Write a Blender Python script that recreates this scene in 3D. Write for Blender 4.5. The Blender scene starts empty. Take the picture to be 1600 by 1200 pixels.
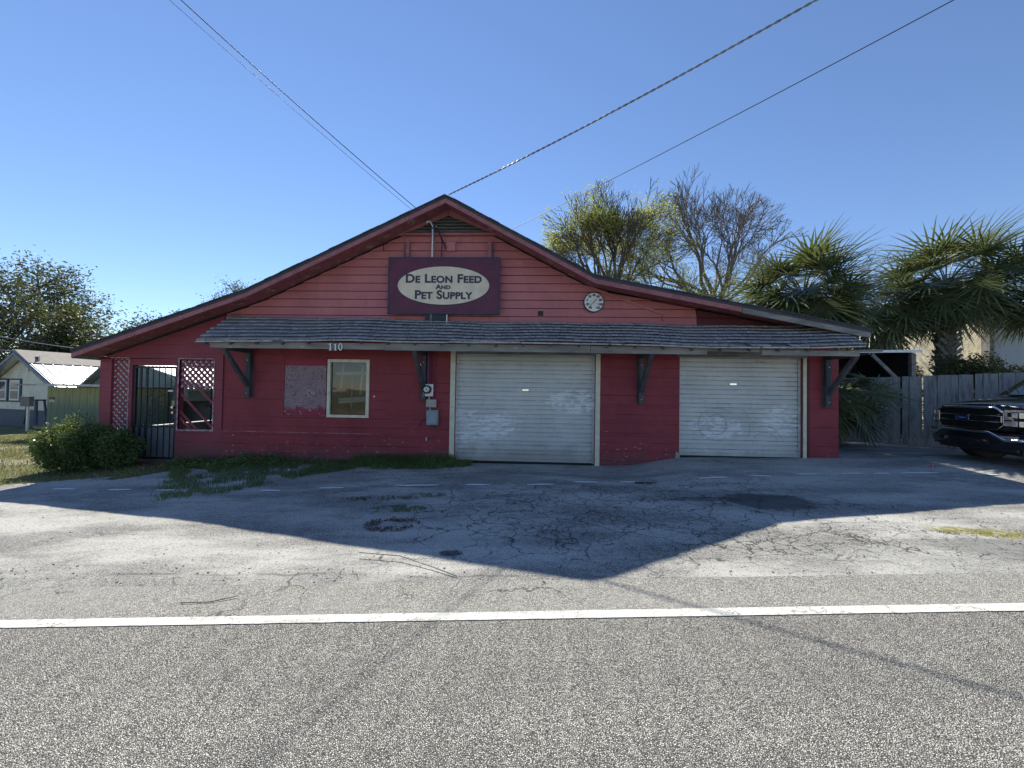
import bpy, math, random
from math import sin, cos, pi, radians, sqrt, atan2, exp
from mathutils import Vector, Matrix, noise as mnoise
random.seed(7)
scn = bpy.context.scene
C = scn.collection

# ------------------------------------------------------------------ camera
CAM = Vector((0, -8.84, 1.57))
yaw, pit, rol = radians(2.6), radians(1.15), .016
f0 = Vector((-sin(yaw), cos(yaw), 0)); r0 = Vector((cos(yaw), sin(yaw), 0)); zz = Vector((0, 0, 1))
fw = f0 * cos(pit) + zz * sin(pit); uu = zz * cos(pit) - f0 * sin(pit)
rr = r0 * cos(rol) + uu * sin(rol); up = uu * cos(rol) - r0 * sin(rol)
cd = bpy.data.cameras.new('camera'); cam = bpy.data.objects.new('camera', cd); C.objects.link(cam)
M3 = Matrix((rr, up, -fw)).transposed().to_4x4(); M3.translation = CAM
cam.matrix_world = M3
cd.sensor_width = 36; cd.lens = 36 * 620 / 1600; cd.clip_end = 3000; cd.clip_start = .05
scn.camera = cam

# ------------------------------------------------------------------ light
SUN = Vector((-2.46, 5.0, 5.81)).normalized()          # towards the sun
elev = math.asin(SUN.z); azim = atan2(SUN.x, SUN.y)     # from +Y, clockwise
w = bpy.data.worlds.new('World'); scn.world = w; w.use_nodes = True
wt = w.node_tree; wt.nodes.clear()
sky = wt.nodes.new('ShaderNodeTexSky'); sky.sky_type = 'NISHITA'; sky.sun_disc = False
sky.sun_elevation = elev; sky.sun_rotation = azim
sky.altitude = 0; sky.air_density = 1.0; sky.dust_density = 0; sky.ozone_density = 5
bg = wt.nodes.new('ShaderNodeBackground'); bg.inputs[1].default_value = .09
wo = wt.nodes.new('ShaderNodeOutputWorld')
tint = wt.nodes.new('ShaderNodeMix'); tint.data_type = 'RGBA'; tint.blend_type = 'MULTIPLY'; tint.inputs[0].default_value = 1
tint.inputs[7].default_value = (.95, .94, .98, 1)      # the camera's cool white balance
wt.links.new(sky.outputs[0], tint.inputs[6]); wt.links.new(tint.outputs[2], bg.inputs[0]); wt.links.new(bg.outputs[0], wo.inputs[0])
sl = bpy.data.lights.new('sun', 'SUN'); sl.energy = 4.0; sl.angle = radians(.55); sl.color = (1, .94, .81)
so = bpy.data.objects.new('sun', sl); C.objects.link(so)
so.rotation_euler = (-SUN).to_track_quat('-Z', 'Y').to_euler()
vs = scn.view_settings; vs.view_transform = 'Standard'; vs.look = 'None'; vs.gamma = 1; vs.exposure = .85

# ------------------------------------------------------------------ node helper
class NT:
    def __init__(s, name):
        s.m = bpy.data.materials.new(name); s.m.use_nodes = True
        s.t = s.m.node_tree; s.b = s.t.nodes['Principled BSDF']; s.co = s.t.nodes.new('ShaderNodeTexCoord').outputs['Object']
    def n(s, ty, **k):
        o = s.t.nodes.new(ty)
        for a, v in k.items(): setattr(o, a, v)
        return o
    def set(s, sock, v):
        if isinstance(v, bpy.types.NodeSocket): s.t.links.new(v, sock)
        elif isinstance(v, (tuple, list)) and len(v) == 3 and sock.type == 'RGBA': sock.default_value = (*v, 1)
        else: sock.default_value = v
    def mapping(s, scale=(1, 1, 1), rot=(0, 0, 0), loc=(0, 0, 0), src=None):
        m = s.n('ShaderNodeMapping'); s.set(m.inputs[0], src or s.co)
        m.inputs['Scale'].default_value = scale; m.inputs['Rotation'].default_value = rot; m.inputs['Location'].default_value = loc
        return m.outputs[0]
    def noise(s, scale, detail=4, rough=.55, src=None, dist=0, col=False):
        o = s.n('ShaderNodeTexNoise'); s.set(o.inputs['Vector'], src or s.co)
        o.inputs['Scale'].default_value = scale; o.inputs['Detail'].default_value = detail
        o.inputs['Roughness'].default_value = rough; o.inputs['Distortion'].default_value = dist
        return o.outputs[1 if col else 0]
    def voro(s, scale, feature='F1', src=None, out='Distance', rnd=1):
        o = s.n('ShaderNodeTexVoronoi', feature=feature); s.set(o.inputs['Vector'], src or s.co)
        o.inputs['Scale'].default_value = scale; o.inputs['Randomness'].default_value = rnd
        return o.outputs[out]
    def ramp(s, fac, a, b, v0=0., v1=1.):
        o = s.n('ShaderNodeMapRange', interpolation_type='SMOOTHSTEP'); s.set(o.inputs[0], fac)
        o.inputs[1].default_value = a; o.inputs[2].default_value = b; o.inputs[3].default_value = v0; o.inputs[4].default_value = v1
        return o.outputs[0]
    def math(s, op, a, b=0., c=0.):
        o = s.n('ShaderNodeMath', operation=op); s.set(o.inputs[0], a); s.set(o.inputs[1], b); s.set(o.inputs[2], c); return o.outputs[0]
    def mix(s, fac, a, b, mode='MIX'):
        o = s.n('ShaderNodeMix', data_type='RGBA', blend_type=mode); s.set(o.inputs[0], fac); s.set(o.inputs[6], a); s.set(o.inputs[7], b); return o.outputs[2]
    def xyz(s, src=None):
        o = s.n('ShaderNodeSeparateXYZ'); s.set(o.inputs[0], src or s.co); return o.outputs
    def vadd(s, a, b):
        o = s.n('ShaderNodeVectorMath', operation='ADD'); s.set(o.inputs[0], a); s.set(o.inputs[1], b); return o.outputs[0]
    def vscale(s, a, k):
        o = s.n('ShaderNodeVectorMath', operation='SCALE'); s.set(o.inputs[0], a); o.inputs['Scale'].default_value = k; return o.outputs[0]
    def blob(s, cx, cy, rx, ry, warp=.25, rot=0):
        """soft-edged patch: 1 inside an ellipse in world x,y with a ragged border"""
        p = s.mapping(loc=(-cx, -cy, 0)); x, y, z = s.xyz(s.mapping(rot=(0, 0, rot), src=p) if rot else p)
        d = s.math('SQRT', s.math('ADD', s.math('POWER', s.math('DIVIDE', s.math('ABSOLUTE', x), rx), 2), s.math('POWER', s.math('DIVIDE', s.math('ABSOLUTE', y), ry), 2)))
        d = s.math('ADD', d, s.math('MULTIPLY', s.math('SUBTRACT', s.noise(4.5, 6, .7), .5), warp * 4))
        return s.ramp(d, 1.15, .75)
    def bump(s, h, dist=.01, strength=.6):
        o = s.n('ShaderNodeBump'); s.set(o.inputs['Height'], h); o.inputs['Distance'].default_value = dist; o.inputs['Strength'].default_value = strength
        s.set(s.b.inputs['Normal'], o.outputs[0])
    def done(s, col, rough=.7, metal=0., spec=None):
        s.set(s.b.inputs['Base Color'], col); s.set(s.b.inputs['Roughness'], rough); s.b.inputs['Metallic'].default_value = metal
        if spec is not None: s.b.inputs['Specular IOR Level'].default_value = spec
        return s.m

def pm(name, c1, c2=None, scale=3, rough=.75, metal=0, bs=0, bd=.004, stretch=(1, 1, 1), chips=None, chipcol=(.6, .58, .55), grime=0, spec=None):
    """painted / weathered surface: two tones, optional chips and grime"""
    t = NT(name); v = t.mapping(scale=stretch)
    c2 = c2 or tuple(x * .75 for x in c1)
    n1 = t.noise(scale, 8, .62, v)
    col = t.mix(t.ramp(n1, .33, .67), c1, c2)
    if grime: col = t.mix(t.math('MULTIPLY', t.ramp(t.noise(scale * .35, 6, .7, t.mapping(scale=(1, 1, .35))), .45, .72), grime), col, (.07, .06, .05))
    if chips:
        m = t.ramp(t.noise(chips[0], 5, .72, t.mapping(scale=chips[2] if len(chips) > 2 else (1, 1, 1))), chips[1], chips[1] + .018)
        col = t.mix(m, col, chipcol)
    if bs: t.bump(t.noise(bs, 6, .6, v), bd)
    return t.done(col, rough, metal, spec)

# ------------------------------------------------------------------ mesh helper
def offset_of(p):
    v = Vector((0, 0, 0))
    while p is not None: v += p.location; p = p.parent
    return v
class MB:
    def __init__(s): s.v = []; s.f = []
    def quad(s, *p):
        i = len(s.v); s.v += [tuple(q) for q in p]; s.f.append(tuple(range(i, i + len(p)))); return s
    def box(s, x0, x1, y0, y1, z0, z1):
        return s.hexa([(x0, y0, z0), (x1, y0, z0), (x1, y1, z0), (x0, y1, z0)], [(x0, y0, z1), (x1, y0, z1), (x1, y1, z1), (x0, y1, z1)])
    def hexa(s, a, b):
        n = len(a); i = len(s.v); s.v += [tuple(q) for q in a] + [tuple(q) for q in b]
        s.f.append(tuple(i + k for k in range(n))[::-1]); s.f.append(tuple(i + n + k for k in range(n)))
        for k in range(n): j = (k + 1) % n; s.f.append((i + k, i + j, i + n + j, i + n + k))
        return s
    def prism_y(s, poly, y0, y1):    # polygon of (x,z), counterclockwise seen from -y
        return s.hexa([(x, y1, z) for x, z in poly], [(x, y0, z) for x, z in poly])
    def bar(s, a, b, w, d=None, upv=(0, 0, 1)):
        a, b = Vector(a), Vector(b); d = d or w; t = (b - a).normalized(); upv = Vector(upv)
        if abs(t.dot(upv)) > .98: upv = Vector((0, 1, 0))
        x = t.cross(upv).normalized(); y = x.cross(t)
        q = [x * i * w / 2 + y * j * d / 2 for i, j in ((-1, -1), (1, -1), (1, 1), (-1, 1))]
        return s.hexa([a + k for k in q], [b + k for k in q])
    def tube(s, pts, r, n=8, caps=True):
        pts = [Vector(p) for p in pts]; rs = r if isinstance(r, (list, tuple)) else [r] * len(pts)
        i0 = len(s.v); prev = None
        for k, p in enumerate(pts):
            t = (pts[min(k + 1, len(pts) - 1)] - pts[max(k - 1, 0)]).normalized()
            if prev is None: prev = t.orthogonal().normalized()
            x = (prev - t * prev.dot(t)); x = x.normalized() if x.length > 1e-5 else t.orthogonal().normalized(); prev = x
            y = t.cross(x)
            for j in range(n):
                a = 2 * pi * j / n; s.v.append(tuple(p + x * cos(a) * rs[k] + y * sin(a) * rs[k]))
        for k in range(len(pts) - 1):
            for j in range(n):
                a = i0 + k * n + j; b = i0 + k * n + (j + 1) % n; s.f.append((a, b, b + n, a + n))
        if caps: s.f.append(tuple(i0 + j for j in range(n))[::-1]); s.f.append(tuple(i0 + (len(pts) - 1) * n + j for j in range(n)))
        return s
    def disc(s, c, rx, rz, y0, y1, n=48):
        return s.prism_y([(c[0] + rx * cos(2 * pi * k / n), c[1] + rz * sin(2 * pi * k / n)) for k in range(n)], y0, y1)
    def ring(s, c, rx, rz, wd, y0, y1, n=48):
        for k in range(n):
            a, b = 2 * pi * k / n, 2 * pi * (k + 1) / n
            P = lambda q, e: (c[0] + (rx + e) * cos(q), c[1] + (rz + e) * sin(q))
            s.prism_y([P(a, 0), P(a, wd), P(b, wd), P(b, 0)], y0, y1)
        return s
    def build(s, name, mat, parent=None, smooth=False, bevel=0, xf=None):
        off = offset_of(parent)
        vs_ = s.v if xf is None else [tuple(xf @ Vector(v)) for v in s.v]
        me = bpy.data.meshes.new(name); me.from_pydata([(a - off.x, b - off.y, c - off.z) for a, b, c in vs_], [], s.f)
        if mat: me.materials.append(mat)
        if smooth: me.polygons.foreach_set('use_smooth', [True] * len(me.polygons))
        me.update(); o = bpy.data.objects.new(name, me); C.objects.link(o); o.parent = parent
        if bevel:
            m = o.modifiers.new('bevel', 'BEVEL'); m.width = bevel; m.segments = 2; m.limit_method = 'ANGLE'; m.harden_normals = False
        return o
def tag(o, label=None, cat=None, group=None, kind=None):
    if label: o['label'] = label
    if cat: o['category'] = cat
    if group: o['group'] = group
    if kind: o['kind'] = kind
    return o
def thing(name, loc, label, cat, group=None):
    o = bpy.data.objects.new(name, None); o.location = loc; o.empty_display_size = .2; C.objects.link(o); return tag(o, label, cat, group)
def text(name, s, size, loc, mat, parent, sx=1, small=0, bold=0, spacing=1, align='CENTER', depth=.004, gap=.05):
    cu = bpy.data.curves.new(name, 'FONT'); cu.body = s; cu.size = size; cu.align_x = align; cu.align_y = 'CENTER'; cu.offset = bold
    cu.extrude = depth; cu.space_character = spacing
    if small:
        cu.small_caps_scale = small
        for c in cu.body_format: c.use_small_caps = True
    o = bpy.data.objects.new(name, cu); C.objects.link(o)
    bpy.context.view_layer.update()
    me = bpy.data.meshes.new_from_object(o.evaluated_get(bpy.context.evaluated_depsgraph_get())); C.objects.unlink(o); bpy.data.objects.remove(o)
    off = offset_of(parent); L = Vector(loc)
    for v in me.vertices: v.co = Vector((v.co.x * sx, -v.co.z, v.co.y)) + L - off
    # one mesh per word
    pv = [[tuple(me.vertices[i].co) for i in p.vertices] for p in me.polygons]; pv.sort(key=lambda q: min(v[0] for v in q))
    words, hi = [], None
    for q in pv:
        lo_, hi_ = min(v[0] for v in q), max(v[0] for v in q)
        if hi is None or lo_ - hi > gap: words.append(MB())
        words[-1].quad(*q); hi = hi_ if hi is None else max(hi, hi_)
    for wd_ in words:
        wm = bpy.data.meshes.new(name); wm.from_pydata(wd_.v, [], wd_.f); wm.materials.append(mat)
        o = bpy.data.objects.new(name, wm); C.objects.link(o); o.parent = parent
    bpy.data.meshes.remove(me)
R = random.random
def U(a, b): return a + (b - a) * random.random()
def lerp(a, b, t): return a + (b - a) * t
def interp(x, P):
    if x <= P[0][0]: return P[0][1]
    for (a, b), (c, d) in zip(P, P[1:]):
        if x <= c: return b + (d - b) * (x - a) / (c - a)
    return P[-1][1]
def sstep(t): t = max(0, min(1, t)); return t * t * (3 - 2 * t)

# ------------------------------------------------------------------ ground
NEAR = [(-30, -.5), (-12, -.36), (-9.6, -.26), (-8, -.17), (-5, -.1), (-2.2, -.03), (1.5, -.02), (2.2, .0), (2.7, .1), (3.25, .2), (6, .25), (9, .34), (20, .36)]
def zg(x, y):
    far = .03 * max(-14, min(7, x))
    far = far if x > -14 else -.42
    wgt = sstep((y + 2.6) / 2.0)
    z = lerp(far, interp(x, NEAR), wgt)
    if abs(x) < 12 and -9 < y < 1: z += .012 * mnoise.noise(Vector((x * .9, y * .9, 3))) * sstep((y + 5.5) / 1.0)
    return z
def axis(lims):
    out = []
    for a, b, st in lims:
        n = max(1, round((b - a) / st)); out += [a + (b - a) * k / n for k in range(n)]
    return out + [lims[-1][1]]
def sheet(name, xs, ys, dz, mat, inside=None):
    m = MB(); idx = {}
    for j, y in enumerate(ys):
        for i, x in enumerate(xs): m.v.append((x, y, zg(x, y) + dz))
    nx = len(xs)
    for j in range(len(ys) - 1):
        for i in range(nx - 1):
            if inside and not inside((xs[i] + xs[i + 1]) / 2, (ys[j] + ys[j + 1]) / 2): continue
            a = j * nx + i; m.f.append((a, a + 1, a + nx + 1, a + nx))
    return tag(m.build(name, mat, smooth=True), kind='structure')

# soil and lawn
t = NT('lawn_soil')
c = t.mix(t.ramp(t.noise(1.3, 8, .65), .35, .65), (.17, .17, .06), (.26, .22, .10))
c = t.mix(t.ramp(t.noise(28, 4, .7), .42, .6), c, (.075, .095, .03))
c = t.mix(t.ramp(t.noise(.35, 5, .6, t.mapping(scale=(.5, 1.6, 1))), .53, .6), c, (.36, .32, .25))
t.bump(t.noise(40, 5, .7), .03, 1); M_LAWN = t.done(c, .95)
sheet('ground', axis([(-600, -60, 60), (-60, -14, 2), (-14, 14, .25), (14, 60, 2), (60, 600, 60)]),
      axis([(-600, -60, 60), (-60, -12, 4), (-12, 3, .25), (3, 60, 3), (60, 600, 60)]), -.012, M_LAWN)

# parking lot asphalt: weathered, cracked, stained
def aggregate(t, scale, lo, hi, contrast=1.0):
    """exposed stone chips of two sizes in a dark binder, each chip its own grey"""
    wv = t.vadd(t.co, t.vscale(t.noise(scale * .8, 2, .5, col=True), .35 / scale))
    edge = t.voro(scale, 'DISTANCE_TO_EDGE', wv)
    cell = t.voro(scale, 'F1', wv, 'Color')
    v = t.xyz(cell)[0]
    chip = t.mix(t.ramp(v, .15, .85), lo, hi)
    return chip, edge
t = NT('lot_asphalt')
chip, edge = aggregate(t, 120, (.34, .335, .31), (.68, .665, .61))
base = t.mix(t.ramp(edge, .03, .22), (.10, .10, .10), chip)
big = t.noise(.9, 7, .65, t.mapping(scale=(.55, 1.5, 1)))
base = t.mix(t.ramp(big, .38, .64, 0, .62), base, (.68, .67, .62))
strk = t.noise(2.2, 7, .7, t.mapping(scale=(.35, 2.4, 1), rot=(0, 0, .08)))
base = t.mix(t.ramp(strk, .56, .7, 0, .5), base, (.15, .15, .15))
pits = t.noise(48, 4, .65); base = t.mix(t.ramp(pits, .56, .64, 0, .8), base, (.06, .06, .06))
wv = t.vadd(t.co, t.vscale(t.noise(2.4, 6, .62, col=True), .42))
wv2 = t.vadd(t.co, t.vscale(t.noise(5.5, 5, .6, col=True), .22))
ck1 = t.ramp(t.voro(2.1, 'DISTANCE_TO_EDGE', wv), .018, .003)
ck2 = t.ramp(t.voro(6.2, 'DISTANCE_TO_EDGE', wv2), .035, .008)
area = t.math('MAXIMUM', t.blob(.9, -3.6, 1.9, 1.5, .3), t.ramp(t.noise(.8, 4, .6, t.mapping(loc=(3, 9, 0))), .56, .66))
area = t.math('MAXIMUM', area, t.blob(3.6, -4.6, 2.2, .45, .3))
m1 = t.math('MULTIPLY', ck1, t.math('MAXIMUM', t.blob(1.4, -3.4, 3.6, 1.9, .3), t.ramp(t.noise(.7, 3, .6, t.mapping(loc=(5, 2, 0))), .56, .66)))
crack = t.math('MAXIMUM', m1, t.math('MULTIPLY', ck2, t.math('MULTIPLY', area, t.ramp(t.noise(2.6, 4, .65, t.mapping(loc=(1, 6, 0))), .40, .56))))
base = t.mix(t.math('MULTIPLY', crack, .85), base, (.018, .018, .02))
base = t.mix(t.math('MULTIPLY', t.blob(3.35, -3.1, .62, .42, .42), .80), base, (.05, .055, .06))
base = t.mix(t.math('MULTIPLY', t.blob(2.6, -3.0, .6, .12, .3), .6), base, (.05, .055, .06))
base = t.mix(t.math('MULTIPLY', t.blob(5.2, -4.75, 1.3, .30, .3), .55), base, (.13, .13, .125))
base = t.mix(t.math('MULTIPLY', t.blob(-.75, -4.95, .13, .07, .5), .8), base, (.03, .035, .035))
moss = t.math('MULTIPLY', t.blob(4.95, -4.35, .62, .15, .35, .35), t.ramp(t.noise(16, 4, .7), .38, .56))
base = t.mix(moss, base, (.27, .25, .05))
# seam where the lot meets the road shoulder
sx, sy, sz = t.xyz(); seam = t.math('ADD', sy, t.math('MULTIPLY', t.math('SUBTRACT', t.noise(1.6, 5, .6), .5), .22))
seam = t.ramp(t.math('ABSOLUTE', t.math('ADD', seam, 5.42)), .03, .006)
base = t.mix(t.math('MULTIPLY', t.math('MULTIPLY', seam, t.ramp(t.noise(1.3, 4), .4, .6)), .6), base, (.07, .07, .07))
h = t.math('SUBTRACT', t.math('MULTIPLY', t.ramp(edge, .0, .25), .35), t.math('MULTIPLY', crack, 1.6))
t.bump(h, .006, .9); M_LOT = t.done(base, .88, spec=.3)
def lot_in(x, y):
    e = .10 * mnoise.noise(Vector((x * 1.7, y * 1.7, 0))) + .05 * mnoise.noise(Vector((x * 6, y * 6, 2)))
    if x < -6.6: return y < -1.55 + .42 * (x + 8.6) * (1 if x < -8.6 else .25) + e - (.25 if x > -8 else 0) + (.9 * sstep((x + 7.9) / .8))
    if x > 6.7: return y < 3.6 + e
    return y < .02
sheet('parking_lot', axis([(-30, -11, .5), (-11, -4, .07), (-4, 9, .12), (9, 30, 1)]), axis([(-5.72, -3, .12), (-3, 0, .07), (0, 3.9, .15)]), 0, M_LOT, lot_in)

t = NT('road_asphalt')
chip, edge = aggregate(t, 135, (.42, .405, .37), (.90, .86, .76))
base = t.mix(t.ramp(edge, .04, .14), (.045, .044, .042), chip)
base = t.mix(t.ramp(t.voro(135, 'F1', None, 'Distance'), .42, .62, 0, .6), base, (.05, .05, .05))
base = t.mix(t.ramp(t.noise(.8, 6, .6), .45, .75, 0, .22), base, (.12, .12, .115))
# wheel polish along the lane and a few oil drips
t.bump(t.ramp(edge, 0, .22), .005, .9); 
base = t.mix(t.ramp(t.noise(1.0, 4, .6, t.mapping(scale=(.06, 1.6, 1))), .45, .7, 0, .22), base, (.10, .10, .095))
base = t.mix(t.ramp(t.noise(2.2, 5, .7), .66, .74, 0, .35), base, (.05, .05, .05))
M_ROAD = t.done(base, .85, spec=.3)
ROADX = axis([(-300, -30, 30), (-30, -8, 2), (-8, 8, .5), (8, 30, 2), (30, 300, 30)])
def sheet2(name, ya, yb, ny, dz, mat):     # strip whose edges follow the road's slight skew
    m = MB()
    for j in range(ny + 1):
        for x in ROADX:
            y = lerp(ya, yb, j / ny) + .05 * max(-40, min(40, x)); m.v.append((x, y, zg(x, y) + dz))
    nx = len(ROADX)
    for j in range(ny):
        for i in range(nx - 1): a = j * nx + i; m.f.append((a, a + 1, a + nx + 1, a + nx))
    return tag(m.build(name, mat, smooth=True), kind='structure')
# shoulder strip, between the lot and the white line: finer, paler chips
t = NT('shoulder_asphalt')
chip, edge = aggregate(t, 135, (.34, .33, .30), (.82, .79, .70))
base = t.mix(t.ramp(edge, .02, .15), (.06, .06, .058), chip)
base = t.mix(t.ramp(t.noise(1.1, 6, .65, t.mapping(scale=(.4, 1.6, 1))), .42, .66, 0, .4), base, (.44, .43, .4))
wv = t.vadd(t.co, t.vscale(t.noise(2.4, 6, .62, col=True), .5))
ck = t.math('MULTIPLY', t.ramp(t.voro(1.3, 'DISTANCE_TO_EDGE', wv), .014, .003), t.ramp(t.noise(.6, 3), .5, .6))
base = t.mix(t.math('MULTIPLY', ck, .8), base, (.04, .04, .04))
t.bump(t.ramp(edge, 0, .22), .005, .8); M_SHO = t.done(base, .86, spec=.3)
sheet2('road', -16, -5.98, 12, .004, M_ROAD)
sheet2('road_shoulder', -5.98, -5.50, 3, .0045, M_SHO)
t = NT('line_paint')
c = t.mix(t.ramp(t.noise(9, 6, .7), .4, .7), (.66, .65, .60), (.52, .51, .47))
wv = t.vadd(t.co, t.vscale(t.noise(7, 4, .6, col=True), .3))
c = t.mix(t.math('MULTIPLY', t.ramp(t.voro(4, 'DISTANCE_TO_EDGE', wv), .02, .005), t.ramp(t.noise(3, 3), .42, .55)), c, (.22, .22, .21))
c = t.mix(t.math('MAXIMUM', t.ramp(t.noise(45, 5, .75), .58, .64), t.math('MULTIPLY', t.ramp(t.noise(1.7, 5, .7, t.mapping(scale=(.5, 3, 1))), .52, .66), t.ramp(t.noise(70, 3, .7), .44, .54))), c, (.25, .25, .24))
t.bump(t.noise(70, 4), .003, .6); M_LINE = t.done(c, .8)
m = MB()
xs = axis([(-120, -8, 4), (-8, 8, .04), (8, 120, 4)])
for k, x in enumerate(xs):
    yc = -6.02 + .05 * max(-40, min(40, x)); wob = .004 * mnoise.noise(Vector((x * 9, 0, 0))); wb = .004 * mnoise.noise(Vector((x * 9, 7, 0)))
    m.v += [(x, yc - .052 + wob, zg(x, yc) + .009), (x, yc + .045 + wb, zg(x, yc) + .009)]
    if k: a = 2 * k; m.f.append((a - 2, a, a + 1, a - 1))
tag(m.build('road_line', M_LINE), kind='structure')
# dashed survey marks sprayed along the frontage
m = MB()
P = [(-8.0, -2.33, .42), (-6.95, -2.36, .42), (-6.1, -2.41, .34), (-4.25, -2.46, .36), (-3.3, -2.3, .42), (-1.9, -2.13, .75), (-.86, -2.1, .42), (.2, -2.08, .45), (.99, -1.87, .40), (1.78, -1.84, .38)]
P += [(3.2, -1.78, .48), (4.05, -1.69, .36), (4.95, -1.55, .42), (5.75, -1.5, .42), (6.25, -1.5, .28), (6.9, -1.48, .62), (7.9, -1.55, .4)]
for x, y, L in P:
    n = 8; tilt = U(-.05, .05); ph = R() * 9; i0 = len(m.v)
    for k in range(n + 1):
        xx = x - L / 2 + L * k / n; yy = y + tilt * (xx - x) + .012 * sin(xx * 7 + ph); ww = .042 * (1 - .5 * abs(2 * k / n - 1) ** 3) * U(.8, 1.1)
        m.v += [(xx, yy - ww, zg(xx, yy) + .012), (xx, yy + ww, zg(xx, yy) + .012)]
        if k: a = i0 + 2 * k; m.f.append((a - 2, a, a + 1, a - 1))
t = NT('spray_paint'); M_SPRAY = t.done(t.mix(t.ramp(t.noise(50, 4, .7), .55, .7, 0, .5), (.92, .92, .92), (.4, .4, .4)), .7)
tag(m.build('dashed_line', M_SPRAY), kind='structure')

# ------------------------------------------------------------------ materials of the store
def painted_wall(name, c1, c2, groove=None, chip_hi=.70, low=True):
    t = NT(name); x, y, z = t.xyz()
    c = t.mix(t.ramp(t.noise(1.2, 7, .65), .32, .68), c1, c2)
    c = t.mix(t.ramp(t.noise(7, 6, .6, t.mapping(scale=(1, 1, .25))), .52, .75, 0, .35), c, tuple(v * .55 for v in c1))
    c = t.mix(t.ramp(t.noise(14, 5, .65, t.mapping(scale=(.25, 1, 1))), .6, .75, 0, .3), c, tuple(min(1, v * 1.5 + .03) for v in c1))
    ch = t.noise(9, 7, .75, t.mapping(scale=(.8, 1, 2.4)))
    if low: th = t.ramp(z, 1.6, .0, 0, .135); ch = t.math('ADD', ch, th)
    c = t.mix(t.ramp(ch, chip_hi, chip_hi + .012), c, (.55, .50, .47))
    if low:     # block courses under the paint, dust and splash at the foot
        fz = t.math('ABSOLUTE', t.math('SUBTRACT', t.math('FRACT', t.math('ADD', t.math('DIVIDE', z, .205), t.math('MULTIPLY', t.noise(.8, 2), .12))), .5))
        gv = t.math('MULTIPLY', t.ramp(fz, .055, .01), t.ramp(t.noise(1.4, 4, .6, t.mapping(scale=(.5, 1, 2), loc=(4, 0, 1))), .42, .58, .15, 1))
        c = t.mix(t.math('MULTIPLY', gv, .5), c, tuple(v * .35 for v in c1))
        foot = t.math('ADD', z, t.math('MULTIPLY', t.math('SUBTRACT', t.noise(2.6, 5, .7), .5), .9))
        c = t.mix(t.ramp(foot, .38, -.05, 0, .55), c, (.11, .075, .065))
        h = t.math('SUBTRACT', t.noise(30, 5, .6), t.math('MULTIPLY', gv, 1.5))
    else: h = t.noise(30, 5, .6)
    t.bump(h, .0035, .8); return t.done(c, .62, spec=.35)
M_RED = painted_wall('lower_red_paint', (.29, .044, .056), (.22, .033, .045), chip_hi=.735)
M_RED2 = painted_wall('wing_red_paint', (.27, .055, .075), (.22, .045, .065), chip_hi=.77)
M_SALMON = painted_wall('faded_siding_paint', (.52, .19, .19), (.43, .145, .15), chip_hi=.80, low=False)
M_DKRED = painted_wall('dark_siding_paint', (.13, .03, .04), (.10, .022, .03), chip_hi=.80, low=False)
M_FASCIA = pm('rake_paint', (.36, .14, .155), (.27, .095, .11), 6, .7, bs=20, chips=(14, .66, (.3, 1, 1)))
M_OLDWOOD = pm('weathered_wood', (.27, .26, .24), (.15, .15, .145), 9, .85, bs=40, bd=.006, stretch=(.25, 1, 1), chips=(14, .68, (.4, 1, 1)))
M_BEAM = pm('canopy_beam_wood', (.30, .29, .26), (.19, .18, .17), 7, .85, bs=30, bd=.006, stretch=(.2, 1, 1), chips=(11, .63, (.25, 1, 1)), chipcol=(.42, .41, .38))
M_BRK = pm('bracket_wood', (.085, .09, .10), (.05, .05, .055), 8, .8, bs=30, bd=.005, stretch=(1, 1, .3), chips=(12, .66), chipcol=(.3, .3, .29))
M_ROOF = pm('roof_felt', (.07, .07, .08), (.045, .045, .055), 30, .9, bs=80)
M_SOFFIT = pm('soffit_paint', (.30, .10, .11), (.2, .07, .08), 6, .8, bs=20, chips=(6, .60, (.5, 1, 1)), chipcol=(.32, .27, .2))
M_CREAM = pm('cream_paint', (.72, .69, .52), (.60, .57, .42), 8, .6, bs=25, chips=(13, .66), chipcol=(.15, .14, .12))
M_INT = pm('porch_green_paint', (.34, .38, .34), (.26, .30, .28), 2, .8, bs=10)
M_GREYB = pm('porch_grey_boards', (.16, .17, .18), (.12, .125, .13), 4, .8, bs=20)
M_CONC = pm('concrete', (.33, .32, .30), (.24, .235, .22), 5, .9, bs=40)
M_IRON = pm('wrought_iron', (.02, .022, .028), (.03, .03, .035), 20, .45, metal=.2)
M_CHROME = pm('chrome', (.75, .76, .78), (.7, .7, .72), 3, .12, metal=1)
M_GALV = pm('galvanised_metal', (.55, .56, .58), (.42, .43, .45), 12, .4, metal=.7)
M_BLACK = pm('black_rubber', (.015, .015, .016), (.022, .022, .022), 20, .6)
M_WHITE = pm('white_paint', (.75, .75, .73), (.65, .65, .62), 8, .6)
M_DARKROOM = pm('unlit_room', (.035, .035, .04), (.02, .02, .025), 2, .9)

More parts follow.
